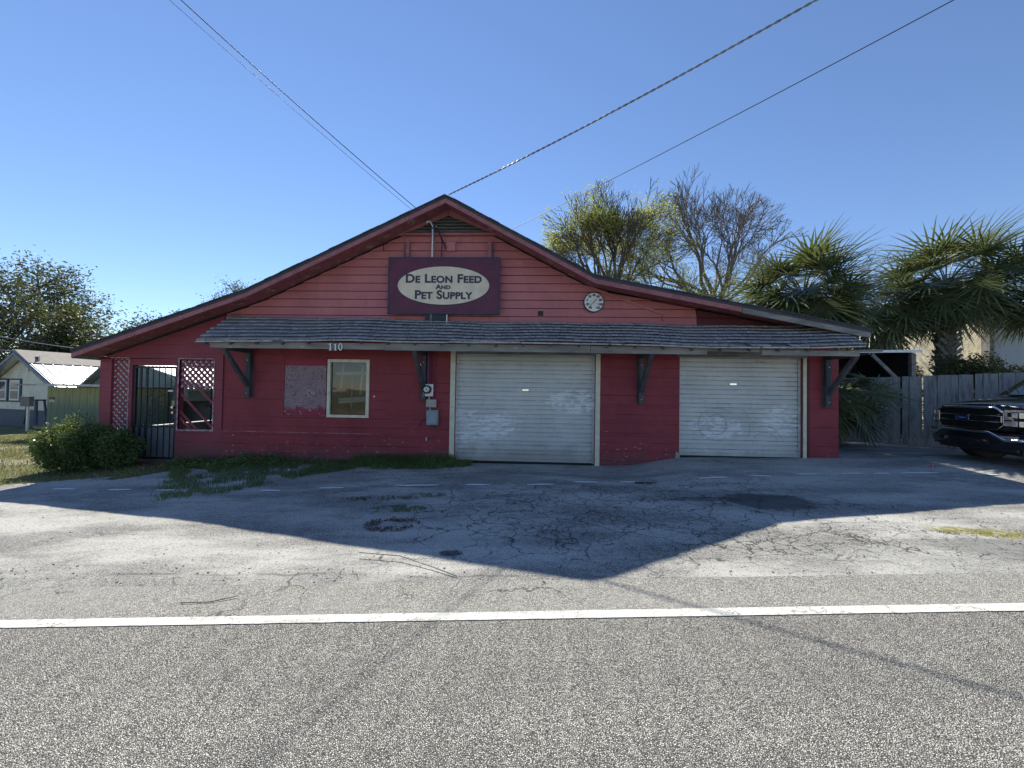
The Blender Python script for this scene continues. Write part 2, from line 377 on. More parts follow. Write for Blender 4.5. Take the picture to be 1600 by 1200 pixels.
# ------------------------------------------------------------------ the store
store = thing('feed_store', (-1.7, 0, 0), 'red single-storey wooden store with broad front gable and shingled canopy over two roller doors', 'building')
P3 = [(-10.1, 2.335), (-6.18, 3.69), (-1.85, 5.73), (1.325, 4.02), (6.84, 2.95)]   # roof line, outer
roofz = lambda x: interp(x, P3)
WT = .15    # wall top below roof line
def wall_grid(x0, x1, z0, z1, holes, y0, y1, m):
    xs = sorted({x0, x1, *[h[0] for h in holes], *[h[1] for h in holes]}); zs = sorted({z0, z1, *[h[2] for h in holes], *[h[3] for h in holes]})
    xs = [x for x in xs if x0 <= x <= x1]; zs = [z for z in zs if z0 <= z <= z1]
    sol = lambda i, j: 0 <= i < len(xs) - 1 and 0 <= j < len(zs) - 1 and not any(h[0] <= (xs[i] + xs[i + 1]) / 2 <= h[1] and h[2] <= (zs[j] + zs[j + 1]) / 2 <= h[3] for h in holes)
    for i in range(len(xs) - 1):
        for j in range(len(zs) - 1):
            if not sol(i, j): continue
            a, b, c, d = xs[i], xs[i + 1], zs[j], zs[j + 1]
            m.quad((a, y0, c), (b, y0, c), (b, y0, d), (a, y0, d)); m.quad((b, y1, c), (a, y1, c), (a, y1, d), (b, y1, d))
            if not sol(i - 1, j): m.quad((a, y1, c), (a, y0, c), (a, y0, d), (a, y1, d))
            if not sol(i + 1, j): m.quad((b, y0, c), (b, y1, c), (b, y1, d), (b, y0, d))
            if not sol(i, j - 1): m.quad((a, y1, c), (b, y1, c), (b, y0, c), (a, y0, c))
            if not sol(i, j + 1): m.quad((a, y0, d), (b, y0, d), (b, y1, d), (a, y1, d))
m = MB()
holes = [(-4.56, -3.67, .97, 2.21), (-1.67, 1.44, -.6, 2.44), (3.27, 5.88, -.6, 2.44)]
wall_grid(-7.08, 6.63, -.6, 2.8, holes, 0, .16, m)
# shallow lap boards on the lower wall (thin courses under the window, wider ones between the doors)
for z in (.99, .82, .70, .56, .30):
    for a, b in ((-7.02, -1.78),): m.prism_y([(a, z - .008), (b, z - .008), (b, z + .008), (a, z + .008)], -.010, -.0002)
for z in (.34, .66, .98, 1.28, 1.55):
    m.hexa([(1.55, -.016, z), (3.25, -.016, z), (3.25, -.0004, z), (1.55, -.0004, z)], [(1.55, -.002, z + .26), (3.25, -.002, z + .26), (3.25, -.0004, z + .26), (1.55, -.0004, z + .26)])
m.box(6.47, 6.63, .16, 12, -.3, 2.78); m.box(-7.08, 6.47, 11.84, 12, -.3, 2.8)
wall = m.build('wall', M_RED, store)
m = MB()
wing_holes = [(-9.78, -9.36, .35, 2.21), (-9.27, -8.19, -.6, 2.06), (-8.13, -7.30, .58, 2.21)]
wall_grid(-10.06, -7.083, -.7, 2.22, wing_holes, .0, .14, m)
m.prism_y([(-10.06, 2.22), (-7.083, 2.22), (-7.083, roofz(-7.083) - WT), (-10.06, roofz(-10.06) - WT)], .0, .14)
m.box(-7.16, -7.06, -.03, -.001, .6, 2.62)   # corner batten
m.box(-9.30, -8.17, -.02, -.001, 2.06, 2.13)
m.box(-7.25, -7.09, .14, 4.2, -.3, 3.2)
wing = tag(m.build('wing_wall', M_RED2, store), 'smooth purplish red wall of the left porch wing')
# back of the porch and its low side wall
m = MB(); m.box(-10.0, -7.25, 4.0, 4.1, -.2, 2.3); m.build('porch_back_wall', M_INT, store)
m = MB(); m.box(-7.27, -7.252, .16, 4.0, 0, 3.0); m.build('porch_lining', M_INT, store)
m = MB(); m.box(-10.06, -9.96, .15, 4.0, -.4, .50); m.build('porch_half_wall', M_GREYB, store)
m = MB(); m.box(-10.09, -9.93, .15, 4.0, .502, .53); m.build('half_wall_cap', M_WHITE, store)
m = MB(); m.box(-10.04, -7.27, .141, 4.0, -.4, -.14); m.build('porch_floor', M_CONC, store)
m = MB(); m.box(-9.35, -8.0, -.42, -.02, -.5, -.17); m.box(-8.0, -7.7, -.2, -.02, -.5, -.15); st = m.build('step', M_RED, store, bevel=.01)
for y in (2.0, 3.9):
    m = MB(); m.box(-10.05, -9.96, y, y + .09, .53, 2.25); m.build('porch_post', M_RED2, store)

# gable siding: separate lapped boards, faded
def siding(m, xa, xb, z0, z1, pitch, xlim=None, y=-.001):
    z = z0
    while z < z1 - .03:
        zt = min(z + pitch, z1)
        # clip to the roof underside
        def xr(zv, side):
            pts = P3 if side < 0 else P3[::-1]
            for (a, b), (c, d) in zip(pts, pts[1:]):
                b -= WT; d -= WT
                if (b <= zv <= d): return a + (c - a) * (zv - b) / (d - b)
            return None
        la = xr(zt, -1); ra = xr(zt, 1); lb = xr(z, -1); rb = xr(z, 1)
        if la is None or ra is None: break
        lb = xa if lb is None else max(xa, lb); la = max(xa, la); rb = xb if rb is None else min(xb, rb); ra = min(xb, ra)
        j = U(-.002, .002)
        m.hexa([(lb, y - .026 + j, z + .016), (rb, y - .026 + j, z + .016), (rb, y + .02, z + .016), (lb, y + .02, z + .016)], [(la, y - .003, zt + .004), (ra, y - .003, zt + .004), (ra, y + .02, zt + .004), (la, y + .02, zt + .004)])
        z = zt
m = MB()
poly = [(-7.08, 2.8), (6.62, 2.8)] + [(x, roofz(x) - WT) for x in (6.62, 1.325, -1.85, -6.18, -7.08)]
m.prism_y(poly, .02, .14); m.build('gable_wall', M_DKRED, store)
m = MB(); siding(m, -7.03, 3.62, 3.06, 5.10, .185); sd = tag(m.build('gable_siding', M_SALMON, store), 'faded salmon lap siding of the gable')
m = MB(); siding(m, 3.624, 6.6, 3.06, 3.7, .185, y=-.0005); tag(m.build('unpainted_siding', M_DKRED, store), 'dark brown unfaded siding at the right end of the gable')
# brace on the right half of the gable + vertical seam
m = MB(); m.bar((1.32, -.035, 3.90), (2.9, -.035, 3.33), .05, .02, (0, 1, 0)); m.bar((2.9, -.035, 3.33), (2.9, -.035, 3.17), .02, .02, (0, 1, 0)); m.build('gable_brace', M_SALMON, store)
m = MB(); m.box(.15, .27, -.03, -.02, 3.27, 3.38); m.build('vent_hole', M_BLACK, store)
# roof
TH = .07
def roof_slab(pts, y0, y1, z_off, th, m):
    for (a, b), (c, d) in zip(pts, pts[1:]):
        m.prism_y([(a, b + z_off - th), (c, d + z_off - th), (c, d + z_off), (a, b + z_off)], y0, y1)
m = MB(); roof_slab(P3, -.58, 12.3, 0, TH, m)
# ragged shingle edge
x = -10.1
while x < 6.8:
    dx = U(.12, .3); z1, z2 = roofz(x), roofz(min(x + dx, 6.84))
    m.prism_y([(x, z1 - .01), (x + dx, z2 - .01), (x + dx, z2 + .014), (x, z1 + .014)], -.58 - U(.008, .035), -.46); x += dx + .004
roof = m.build('roof', M_ROOF, store)
m = MB(); roof_slab(P3, -.54, -.002, -TH - .002, .02, m); m.build('soffit', M_SOFFIT, roof)
rk = [(-10.09, 2.338), (-6.18, 3.69), (-1.85, 5.73)]
m = MB(); roof_slab(rk, -.575, -.543, -TH - .001, .095, m)
m.build('rake_board', M_FASCIA, roof)
m = MB(); roof_slab([(-1.85, 5.73), (1.325, 4.02), (4.3, roofz(4.3))], -.575, -.543, -TH - .001, .095, m); m.build('rake_board', M_FASCIA, roof)
m = MB(); roof_slab([(4.31, roofz(4.31)), (6.83, roofz(6.83))], -.572, -.545, -TH - .001, .11, m); tag(m.build('rake_board', M_OLDWOOD, roof), 'bare grey weathered rake board at the right eave')
# rafter tails on the left eave, some rotten
for k in range(18):
    m = MB(); y = .0 + k * .62; L = .20 + U(-.04, .02)
    m.bar((-10.02, y, 2.30), (-10.02 - L * .75, y, 2.30 - L * .24), .045, .09); m.build('rafter_tail', M_OLDWOOD, roof)
m = MB(); m.box(-10.12, -10.095, -.54, 12.2, 2.16, 2.26); m.build('eave_board', M_OLDWOOD, roof)
# louvred gable vent with its surround
m = MB(); m.prism_y([(-3.0, 5.13), (-.75, 5.13), (-1.88, 5.66)], -.03, .019); vent = m.build('vent', M_BLACK, store)
m = MB()
for k in range(6):
    z = 5.15 + k * .072; hw = 1.05 * (1 - (z - 5.13) / .53) - .03
    if hw > .05: m.hexa([(-1.88 - hw, -.075, z), (-1.88 + hw, -.075, z), (-1.88 + hw, -.055, z), (-1.88 - hw, -.055, z)], [(-1.88 - hw, -.035, z + .045), (-1.88 + hw, -.035, z + .045), (-1.88 + hw, -.031, z + .05), (-1.88 - hw, -.031, z + .05)])
m.build('louvre', M_OLDWOOD, vent)
m = MB()
m.prism_y([(-3.32, 5.10), (-2.85, 5.12), (-1.88, 5.585), (-1.88, 5.70), (-3.25, 5.06)], -.085, -.0765)
m.prism_y([(-3.36, 5.06), (-2.75, 5.14), (-1.885, 5.50), (-1.885, 5.655)], -.095, -.0866)
m.prism_y([(-1.875, 5.50), (-.95, 5.13), (-.5, 5.08), (-1.875, 5.655)], -.095, -.0866)
m.build('vent_surround', M_FASCIA, vent)
m = MB(); m.box(-3.5, -.42, -.10, -.025, 5.065, 5.115); m.build('band_board', M_FASCIA, store)

# canopy ------------------------------------------------------------
XL, XR = -6.93, 6.43
can = bpy.data.objects.new('canopy', None); C.objects.link(can); can.parent = store; can.location = Vector((0, -.45, 2.4)) - store.location
cz = lambda x, s: lerp(interp(x, [(-7, 3.23), (0, 3.13), (6.5, 3.10)]), interp(x, [(-7, 2.54), (-4, 2.575), (0, 2.575), (3, 2.54), (4.6, 2.52), (6.5, 2.56)]), s)  # s 0 wall..1 edge
sag = lambda x: .012 * sin(x * 1.3) + .008 * sin(x * 3.1 + 1)
YE = -.93
t = NT('shake_shingle'); rnd = t.n('ShaderNodeNewGeometry').outputs['Random Per Island']
c = t.mix(rnd, (.22, .22, .24), (.32, .31, .33)); c = t.mix(t.ramp(t.noise(14, 6, .7, t.mapping(scale=(2.5, .5, .5))), .5, .74), c, (.12, .125, .135))
c = t.mix(t.ramp(t.noise(5, 5, .7), .56, .68, 0, .7), c, (.42, .42, .43))
t.bump(t.noise(45, 5, .65, t.mapping(scale=(1, .25, .25))), .01, .9); M_SHAKE = t.done(c, .82)
m = MB(); NR = 7
for r in range(NR):
    s0 = r / NR; s1 = (r + 1) / NR + .02
    x = XL + U(-.03, .03)
    while x < XR:
        wd = U(.09, .2); x2 = min(x + wd, XR + .03); j = U(-.006, .006) + (U(0, .02) if R() < .06 else 0); th = .052 + U(-.004, .006)
        ya, yb = YE * s0, YE * (s1) + j * -1
        za, zb = cz(x, s0) + sag(x), cz(x, s1) + sag(x) + U(-.003, .004)
        if not (r >= NR - 1 and 3.8 < x < 4.9 and R() < .55):
            m.hexa([(x, ya, za - .01), (x, yb, zb + .026), (x2 - .008, yb, zb + .026), (x2 - .008, ya, za - .01)], [(x, ya, za), (x, yb, zb + th), (x2 - .008, yb, zb + th), (x2 - .008, ya, za)])
        x = x2
m.build('shingle', M_SHAKE, can)
bpy.data.objects['shingle'].name = 'shingles'
m = MB()
N = 40
for k in range(N):
    a, b = lerp(XL + .02, XR - .02, k / N), lerp(XL + .02, XR - .02, (k + 1) / N)
    m.hexa([(a, -.02, cz(a, 0) - .03), (a, YE + .03, cz(a, 1) + sag(a) - .03), (b, YE + .03, cz(b, 1) + sag(b) - .03), (b, -.02, cz(b, 0) - .03)],
           [(a, -.02, cz(a, 0) - .012), (a, YE + .03, cz(a, 1) + sag(a) - .012), (b, YE + .03, cz(b, 1) + sag(b) - .012), (b, -.02, cz(b, 0) - .012)])
m.build('deck', M_OLDWOOD, can)
m = MB()     # pale drip edge, broken up
x = XL - .02
while x < XR:
    x2 = min(XR, x + U(.7, 1.9)); dz = U(-.006, .006)
    if not (3.75 < x < 4.4): m.hexa(
        [(x, YE - .03, cz(x, 1) + sag(x) - .034 + dz), (x2 - .01, YE - .03, cz(x2, 1) + sag(x2) - .034 + dz), (x2 - .01, YE - .012, cz(x2, 1) + sag(x2) - .034 + dz), (x, YE - .012, cz(x, 1) + sag(x) - .034 + dz)],
        [(x, YE - .03, cz(x, 1) + sag(x) - .008 + dz), (x2 - .01, YE - .03, cz(x2, 1) + sag(x2) - .008 + dz), (x2 - .01, YE - .012, cz(x2, 1) + sag(x2) - .008 + dz), (x, YE - .012, cz(x, 1) + sag(x) - .008 + dz)])
    x = x2
m.build('drip_edge', pm('worn_white_edge', (.50, .50, .48), (.3, .3, .3), 9, .7, chips=(9, .6, (.3, 1, 1)), chipcol=(.1, .1, .1)), can)
m = MB()
for a, b, z0, z1, y in [(-6.72, -3.0, 2.40, 2.53, -.83), (-3.0, 1.2, 2.385, 2.53, -.835), (1.205, 3.5, 2.375, 2.52, -.83), (3.51, 4.7, 2.44, 2.51, -.80), (4.55, 6.40, 2.375, 2.475, -.84)]:
    m.hexa([(a, y, z0), (b - .004, y, z0 - .004), (b - .004, y + .04, z0 - .004), (a, y + .04, z0)], [(a, y, z1), (b - .004, y, z1 - .004), (b - .004, y + .04, z1 - .004), (a, y + .04, z1)])
m.build('beam', M_BEAM, can)
for k in range(25):
    x = -6.78 + k * .553
    if x > 6.45: break
    m = MB(); zE = cz(x, 1) + sag(x) - .035; zW = cz(x, 0) - .035; zc = lerp(zW, zE, .80)
    m.hexa([(x - .022, -.01, zW - .09), (x - .022, -.905, zE - .055), (x + .022, -.905, zE - .055), (x + .022, -.01, zW - .09)],
           [(x - .022, -.01, zW), (x - .022, -.905, zE + .004), (x + .022, -.905, zE + .004), (x + .022, -.01, zW)])
    m.build('rafter', M_BRK, can)
for i, (x, dx) in enumerate([(-6.43, 0), (-2.38, 0), (2.42, 0), (6.36, 0)]):
    m = MB()
    m.box(x - .055, x + .055, -.10, -.012, 1.36, 2.36)
    m.box(x - .05, x + .05, -.82, -.012, 2.362, 2.45)
    m.bar((x, -.075, 1.62), (x, -.80, 2.37), .08, .085)
    m.box(x - .08, x + .08, -.011, -.003, 1.34, 2.36)
    b = m.build('bracket', M_BRK, can, bevel=.006)
    for zb_ in (1.45, 2.2): m = MB(); m.tube([(x, -.115, zb_), (x, -.10, zb_)], .010, 8); m.build('bolt', M_GALV, b)
m = MB(); m.bar((6.1, -.5, 2.5), (6.9, -.75, 2.50), .06, .04); m.build('eave_stub', M_OLDWOOD, can)

# roller doors -------------------------------------------------------
def door_mat(name, blobs):
    t = NT(name)
    c = t.mix(t.ramp(t.noise(1.1, 5, .6), .35, .65), (.60, .61, .59), (.50, .52, .51))
    c = t.mix(t.ramp(t.noise(10, 6, .7, t.mapping(scale=(1, 1, .2))), .5, .75, 0, .35), c, (.33, .34, .33))
    msk = None
    for cx, cz_, rx, rz in blobs:
        p = t.mapping(loc=(-cx, 0, -cz_)); x, y, z = t.xyz(p)
        d = t.math('SQRT', t.math('ADD', t.math('POWER', t.math('DIVIDE', t.math('ABSOLUTE', x), rx), 2), t.math('POWER', t.math('DIVIDE', t.math('ABSOLUTE', z), rz), 2)))
        d = t.math('ADD', d, t.math('MULTIPLY', t.math('SUBTRACT', t.noise(7, 5, .65), .5), 1.3)); mm = t.ramp(d, 1.05, .8)
        msk = mm if msk is None else t.math('MAXIMUM', msk, mm)
    sw = t.ramp(t.noise(3.2, 4, .6, t.mapping(scale=(.9, 1, 2.6)), dist=1.6), .44, .54)
    c = t.mix(t.math('MULTIPLY', t.math('MULTIPLY', msk, sw), .75), c, (.80, .82, .84))
    c = t.mix(t.ramp(t.noise(4, 7, .75, t.mapping(scale=(.35, 1, 3), loc=(2, 0, 5))), .665, .68, 0, .7), c, (.14, .14, .14))
    xx, yy, zz3 = t.xyz(); ft = t.math('ADD', zz3, t.math('MULTIPLY', t.math('SUBTRACT', t.noise(3, 5, .7), .5), .7))
    c = t.mix(t.ramp(ft, .5, .05, 0, .55), c, (.20, .17, .14))
    rib = t.ramp(t.math('FRACT', t.math('ADD', t.math('DIVIDE', zz3, .2), .02)), .86, .98)
    c = t.mix(t.math('MULTIPLY', rib, t.ramp(t.noise(2.5, 5, .7, t.mapping(scale=(1, 1, 3))), .4, .6, .2, .8)), c, (.16, .13, .10))
    rs = t.math('MULTIPLY', t.ramp(t.noise(7, 6, .75, t.mapping(scale=(3.5, 1, .22))), .62, .72), t.ramp(t.noise(1.1, 3), .45, .6))
    c = t.mix(t.math('MULTIPLY', rs, .55), c, (.26, .13, .07))
    t.bump(t.noise(3, 4, .6, t.mapping(scale=(1, 1, .6))), .02, .35); return t.done(c, .42, spec=.5)
def roller(x0, x1, z0, z1, mat, handle):
    y = .10; m = MB(); z = z0 + .07; prof = [(y, z0 + .07)]
    k = 0
    while z < z1 + .1:
        # one slat: flat face, small rib, groove
        prof += [(y - .012, z + .012), (y - .012, z + .085), (y - .002, z + .090), (y - .002, z + .097), (y - .013, z + .102), (y - .014, z + .172), (y + .022, z + .176), (y + .022, z + .197)]; z += .2
    xs = axis([(x0, x1, (x1 - x0) / 12)]); n = len(prof)
    for x in xs:
        for a, b in prof: m.v.append((x, a + .004 * mnoise.noise(Vector((x * 1.4, b * 2.5, x0))), b))
    for i in range(len(xs) - 1):
        for j in range(n - 1): a = i * n + j; m.f.append((a, a + n, a + n + 1, a + 1))
    d = m.build('garage_door', mat, store)
    m = MB(); m.box(x0 + .02, x1 - .02, y - .03, y + .02, z0 + .02, z0 + .075); m.build('bottom_bar', mat, d)
    m = MB(); m.box(x0 + .03, x1 - .03, y - .02, y + .01, z0 - .01, z0 + .018); m.build('rubber_seal', M_BLACK, d)
    hx, hz = handle; m = MB(); m.box(hx - .07, hx + .07, y - .035, y - .016, hz - .02, hz + .015); m.box(hx - .025, hx + .025, y - .05, y - .036, hz - .006, hz + .006); m.build('handle', M_CHROME, d)
    for xa in (x0, x1 - .05): m = MB(); m.box(xa, xa + .05, y - .035, y - .022, z0, z1); m.build('guide_rail', mat, d)
    m = MB(); m.box(x0 - .3, x1 + .3, .16, .6, z0 - .1, z1 + .3); m.build('door_backing', M_DARKROOM, d)
    return d
dm1 = door_mat('roller_paint_buffed', [(-1.3 + 1.7, .78, 1.1, .40), (.98 + 1.7, 1.38, .6, .28)])
dm2 = door_mat('roller_paint_smeared', [(4.1 + 1.7, .85, .6, .25), (5.5 + 1.7, 1.05, .45, .35)])
d1 = roller(-1.67, 1.44, .0, 2.44, dm1, (-.1, 1.62)); tag(d1, 'wide roller door left of the red panel with pale paint smears')
d2 = roller(3.27, 5.88, .225, 2.44, dm2, (4.45, 1.82)); tag(d2, 'narrower roller door on the right with circular scrawls')
# faint ring scrawls on the right door
m = MB()
def arc(cx, cz_, rx, rz, a0, a1, w_):
    n = 22
    for k in range(n):
        p, q = radians(lerp(a0, a1, k / n)), radians(lerp(a0, a1, (k + 1) / n))
        A, B = (cx + rx * cos(p), cz_ + rz * sin(p)), (cx + rx * cos(q), cz_ + rz * sin(q))
        if R() < .13: continue
        dx, dz = B[0] - A[0], B[1] - A[1]; L = sqrt(dx * dx + dz * dz); nx, nz = -dz / L * w_, dx / L * w_
        m.quad((A[0] - nx, .083, A[1] - nz), (B[0] - nx, .083, B[1] - nz), (B[0] + nx, .083, B[1] + nz), (A[0] + nx, .083, A[1] + nz))
arc(4.12, .93, .20, .22, -120, 130, .008); arc(4.12, .93, .40, .36, 40, 290, .006) ; arc(4.62, .9, .2, .36, -70, 80, .006); arc(5.15, .55, .26, .22, 10, 190, .006); arc(5.15, .5, .36, .42, 20, 110, .006)
tag(m.build('scrawl_marks', pm('faint_scrawl', (.33, .34, .34), (.4, .4, .4), 20, .6), d2), kind='stuff')
def post(x0, x1, y0, y1, z0, z1, mat=M_CREAM, lab=None):
    m = MB(); m.box(x0, x1, y0, y1, z0, z1); o = m.build('door_post', mat, store, bevel=.004)
    if lab: o['label'] = lab
post(-1.785, -1.675, -.03, .09, -.05, 2.47); post(1.445, 1.545, -.03, .09, -.05, 2.44); post(5.885, 5.955, -.02, .09, .2, 2.42)
m = MB(); m.box(-1.67, 1.44, -.02, .05, 2.41, 2.47); m.build('door_header', M_OLDWOOD, store)
m = MB(); m.box(3.20, 5.96, -.03, -.002, 2.40, 2.62); m.build('door_header', M_OLDWOOD, store)
m = MB(); m.hexa([(3.16, -.03, .12), (3.3, -.03, .12), (3.3, -.002, .12), (3.16, -.002, .12)], [(3.2, -.03, .34), (3.265, -.03, .28), (3.265, -.002, .28), (3.2, -.002, .34)]); m.build('broken_corner', M_CONC, store)
m = MB(); m.box(5.97, 6.02, -.012, -.001, .26, 2.4); m.build('corner_trim', M_DKRED, store)

# window and boarded opening
wx0, wx1, wz0, wz1 = -4.60, -3.63, .93, 2.25
m = MB(); F = .07
m.box(wx0, wx0 + F, -.04, .06, wz0, wz1); m.box(wx1 - F, wx1, -.04, .06, wz0, wz1); m.box(wx0 + F, wx1 - F, -.038, .06, wz1 - F, wz1); m.box(wx0 + F, wx1 - F, -.045, .06, wz0, wz0 + F * .9)
win = m.build('window', M_CREAM, store, bevel=.004)
t = NT('window_glass'); t.b.inputs['Transmission Weight'].default_value = 1; t.b.inputs['IOR'].default_value = 1.75
t.bump(t.noise(1.5, 2), .02, .15)
M_GLASS = t.done((.50, .68, .78), .03); t.b.inputs['Alpha'].default_value = 1
m = MB(); m.quad((wx0 + F, .02, wz0 + .06), (wx1 - F, .02, wz0 + .06), (wx1 - F, .02, wz1 - F), (wx0 + F, .02, wz1 - F)); m.build('pane', M_GLASS, win)
m = MB()   # room behind the glass: shelves and frames leaning
rm = MB(); X0, X1, Y0, Y1, Z0, Z1 = -5.6, -2.6, .165, 2.2, .5, 2.6
rm.quad((X0, Y1, Z0), (X1, Y1, Z0), (X1, Y1, Z1), (X0, Y1, Z1)); rm.quad((X0, Y0, Z0), (X0, Y1, Z0), (X0, Y1, Z1), (X0, Y0, Z1)); rm.quad((X1, Y0, Z0), (X1, Y1, Z0), (X1, Y1, Z1), (X1, Y0, Z1))
rm.quad((X0, Y0, Z0), (X1, Y0, Z0), (X1, Y1, Z0), (X0, Y1, Z0)); rm.quad((X0, Y0, Z1), (X1, Y0, Z1), (X1, Y1, Z1), (X0, Y1, Z1))
rm.build('room', pm('room_wall', (.16, .19, .18), (.1, .12, .12), 2, .9), store)
sh = MB(); sh.bar((-4.5, .3, 1.93), (-3.7, .3, 1.95), .02, .07); sh.bar((-4.38, .32, 1.6), (-4.33, .32, 2.15), .045, .03); sh.bar((-3.92, .32, 1.45), (-3.87, .32, 2.15), .045, .03); sh.bar((-4.13, .34, 1.1), (-4.12, .34, 1.93), .015, .015)
sh.bar((-4.45, .4, 1.3), (-3.7, .4, 1.36), .02, .12); sh.build('shelf_rack', M_CREAM, store)
sk = MB(); sk.box(-4.50, -4.40, .024, .026, 1.50, 1.56); sk.build('sticker', M_WHITE, win)
sk = MB(); sk.box(-4.50, -4.40, .0245, .0265, 1.562, 1.61); sk.build('sticker', M_BLACK, win)
# plywood sheet with visible grain, sloppy red overpaint
t = NT('plywood'); v = t.mapping(scale=(1, 1, 1)); g = t.noise(3.0, 3, .5, t.mapping(scale=(1.0, 1, 1.5)), dist=1.2)
rings = t.math('FRACT', t.math('MULTIPLY', g, 17))
grain = t.ramp(t.math('ABSOLUTE', t.math('SUBTRACT', rings, .5)), .12, .42)
c = t.mix(grain, (.34, .27, .28), (.15, .04, .07)); c = t.mix(t.ramp(t.noise(5, 6), .4, .6, 0, .5), c, (.28, .22, .22))
x, y, z = t.xyz(); edge_ = t.math('ADD', z, t.math('MULTIPLY', t.math('SUBTRACT', t.noise(5, 5, .7), .5), .35))
low = t.ramp(edge_, 1.18, 1.10); c = t.mix(low, c, (.27, .03, .055)); hi = t.ramp(z, 2.085, 2.10); c = t.mix(hi, c, (.30, .03, .06))
c = t.mix(t.math('MULTIPLY', low, t.ramp(t.noise(9, 5, .7), .58, .62)), c, (.38, .30, .30))
t.bump(grain, .002, .5); M_PLY = t.done(c, .7)
m = MB(); m.box(-5.60, -4.63, -.022, -.003, .96, 2.24); tag(m.build('window_board', M_PLY, store), 'grainy plywood sheet covering the left half of the window')
m = MB(); m.box(-5.66, -5.602, -.035, -.003, .92, 2.28); m.box(-5.602, -4.605, -.034, -.003, 2.242, 2.28); m.box(-5.602, -4.605, -.034, -.003, .92, .957); m.build('board_trim', M_RED, store)
# pale chipped seam along the wall
m = MB(); m.box(-7.0, -3.4, -.014, -.0105, .566, .576); m.build('chipped_seam', pm('chipped_edge', (.5, .35, .35), (.28, .05, .08), 7, .8, stretch=(.6, 1, 1)), store)

# security gate
gx0, gx1, gz0, gz1 = -9.26, -8.20, -.12, 2.04
gate = MB(); 
for x in (gx0, gx1 - .05): gate.box(x, x + .05, .03, .07, gz0, gz1)
for z in (gz0, gz1 - .05): gate.box(gx0 + .05, gx1 - .05, .032, .068, z, z + .05)
gate.box(gx0 + .05, gx1 - .05, .034, .066, .62, .66)
gt = gate.build('security_gate', M_IRON, store)
for k in range(6):
    x = lerp(gx0 + .06, gx1 - .06, (k + .7) / 6.4); m = MB(); wd = .05 if k in (0, 1) else .012
    m.box(x - wd / 2, x + wd / 2, .045 - wd / 4, .057, gz0 + .05, gz1 - .05); m.build('bar', M_IRON, gt)
m = MB(); m.box(gx0 + .05, gx1 - .05, .058, .064, gz0 + .05, .62); m.build('kick_panel', M_GREYB, gt)
def spiral(cx, cz_, s, flipx, flipz):
    pts = []
    for k in range(26):
        a = k / 25 * 3.6 * pi / 2 + pi * .2; r = s * (1 - k / 30)
        pts.append((cx + flipx * r * cos(a) * .8, .05, cz_ + flipz * r * sin(a)))
    return pts
m = MB(); cxg = -8.7
for fx in (-1, 1):
    for fz in (-1, 1):
        m.tube(spiral(cxg + fx * .11, 1.12 + fz * .13, .12, fx, fz), .008, 5)
        m.tube([(cxg + fx * .01, .05, 1.12 + fz * .42), (cxg + fx * .12, .05, 1.12 + fz * .28), (cxg + fx * .2, .05, 1.12 + fz * .2), (cxg + fx * .22, .05, 1.12 + fz * .03)], .008, 5)
m.build('scrollwork', M_IRON, gt)
m = MB(); m.tube([(-8.245, .02, 1.09), (-8.245, -.045, 1.09)], .03, 12); m.build('lock', M_CHROME, gt)
m = MB(); m.tube([(-8.245, .02, .97), (-8.245, -.03, .97)], .027, 12); m.build('knob', M_CHROME, gt)
m = MB(); m.box(-8.42, -8.30, .031, .04, 1.45, 1.49); m.build('notice_plate', M_WHITE, gt)
# lattice
M_LATB = pm('lattice_hole_light', (.60, .58, .60), (.42, .38, .41), 12, .8)  # pale colour stands in for the sunlit background showing through the holes
def lattice(name, x0, x1, z0, z1, step, w_, keep):
    lay = {1: MB(), -1: MB()}
    for sgn in (1, -1):
        m = lay[sgn]; y = .045 if sgn < 0 else .057
        span = (x1 - x0) + (z1 - z0); k = -int(span / step) - 1
        while k * step < span + step:
            # line: z - z0 = sgn*(x - x0) + c
            c_ = k * step + (0 if sgn > 0 else 0)
            pts = []
            for xx in (x0, x1):
                zz_ = z0 + sgn * (xx - x0) + c_
                if z0 <= zz_ <= z1: pts.append((xx, zz_))
            for zz_ in (z0, z1):
                xx = x0 + sgn * (zz_ - z0 - c_)
                if x0 < xx < x1: pts.append((xx, zz_))
            if len(pts) >= 2:
                (xa, za), (xb, zb) = pts[0], pts[-1]
                if xa > xb: xa, za, xb, zb = xb, zb, xa, za
                r = keep(xa, za, xb, zb, sgn)
                if r:
                    xa, za, xb, zb = r
                    if abs(xa - xb) > .03: m.hexa(*diag(xa, za, xb, zb, w_, y))
            k += 1
    o = lay[-1].build(name, M_RED2, store); lay[1].build('back_strips', M_LATB, o); return o
def diag(xa, za, xb, zb, w_, y):
    dx, dz = xb - xa, zb - za; L = sqrt(dx * dx + dz * dz); nx, nz = -dz / L * w_ / 2, dx / L * w_ / 2
    q = [(xa - nx, za - nz), (xb - nx, zb - nz), (xb + nx, zb + nz), (xa + nx, za + nz)]
    return [(x, y + .009, z) for x, z in q], [(x, y, z) for x, z in q]
lattice('lattice_panel', -9.78, -9.36, .35, 2.21, .14, .055, lambda *a: a[:4])
def keepR(xa, za, xb, zb, s):
    lim = 1.55
    if s > 0:   # clip the low end
        if zb < lim: return None
        if za < lim: xa += (lim - za); za = lim
        return xa, za, xb, zb
    if za < lim + .1: return None if R() < .6 else (xa, za, xb, zb)
    if zb < lim and R() < .45: d = lim - zb; xb -= d; zb = lim
    return xa, za, xb, zb
lattice('lattice_panel', -8.13, -7.30, .58, 2.21, .14, .055, keepR)
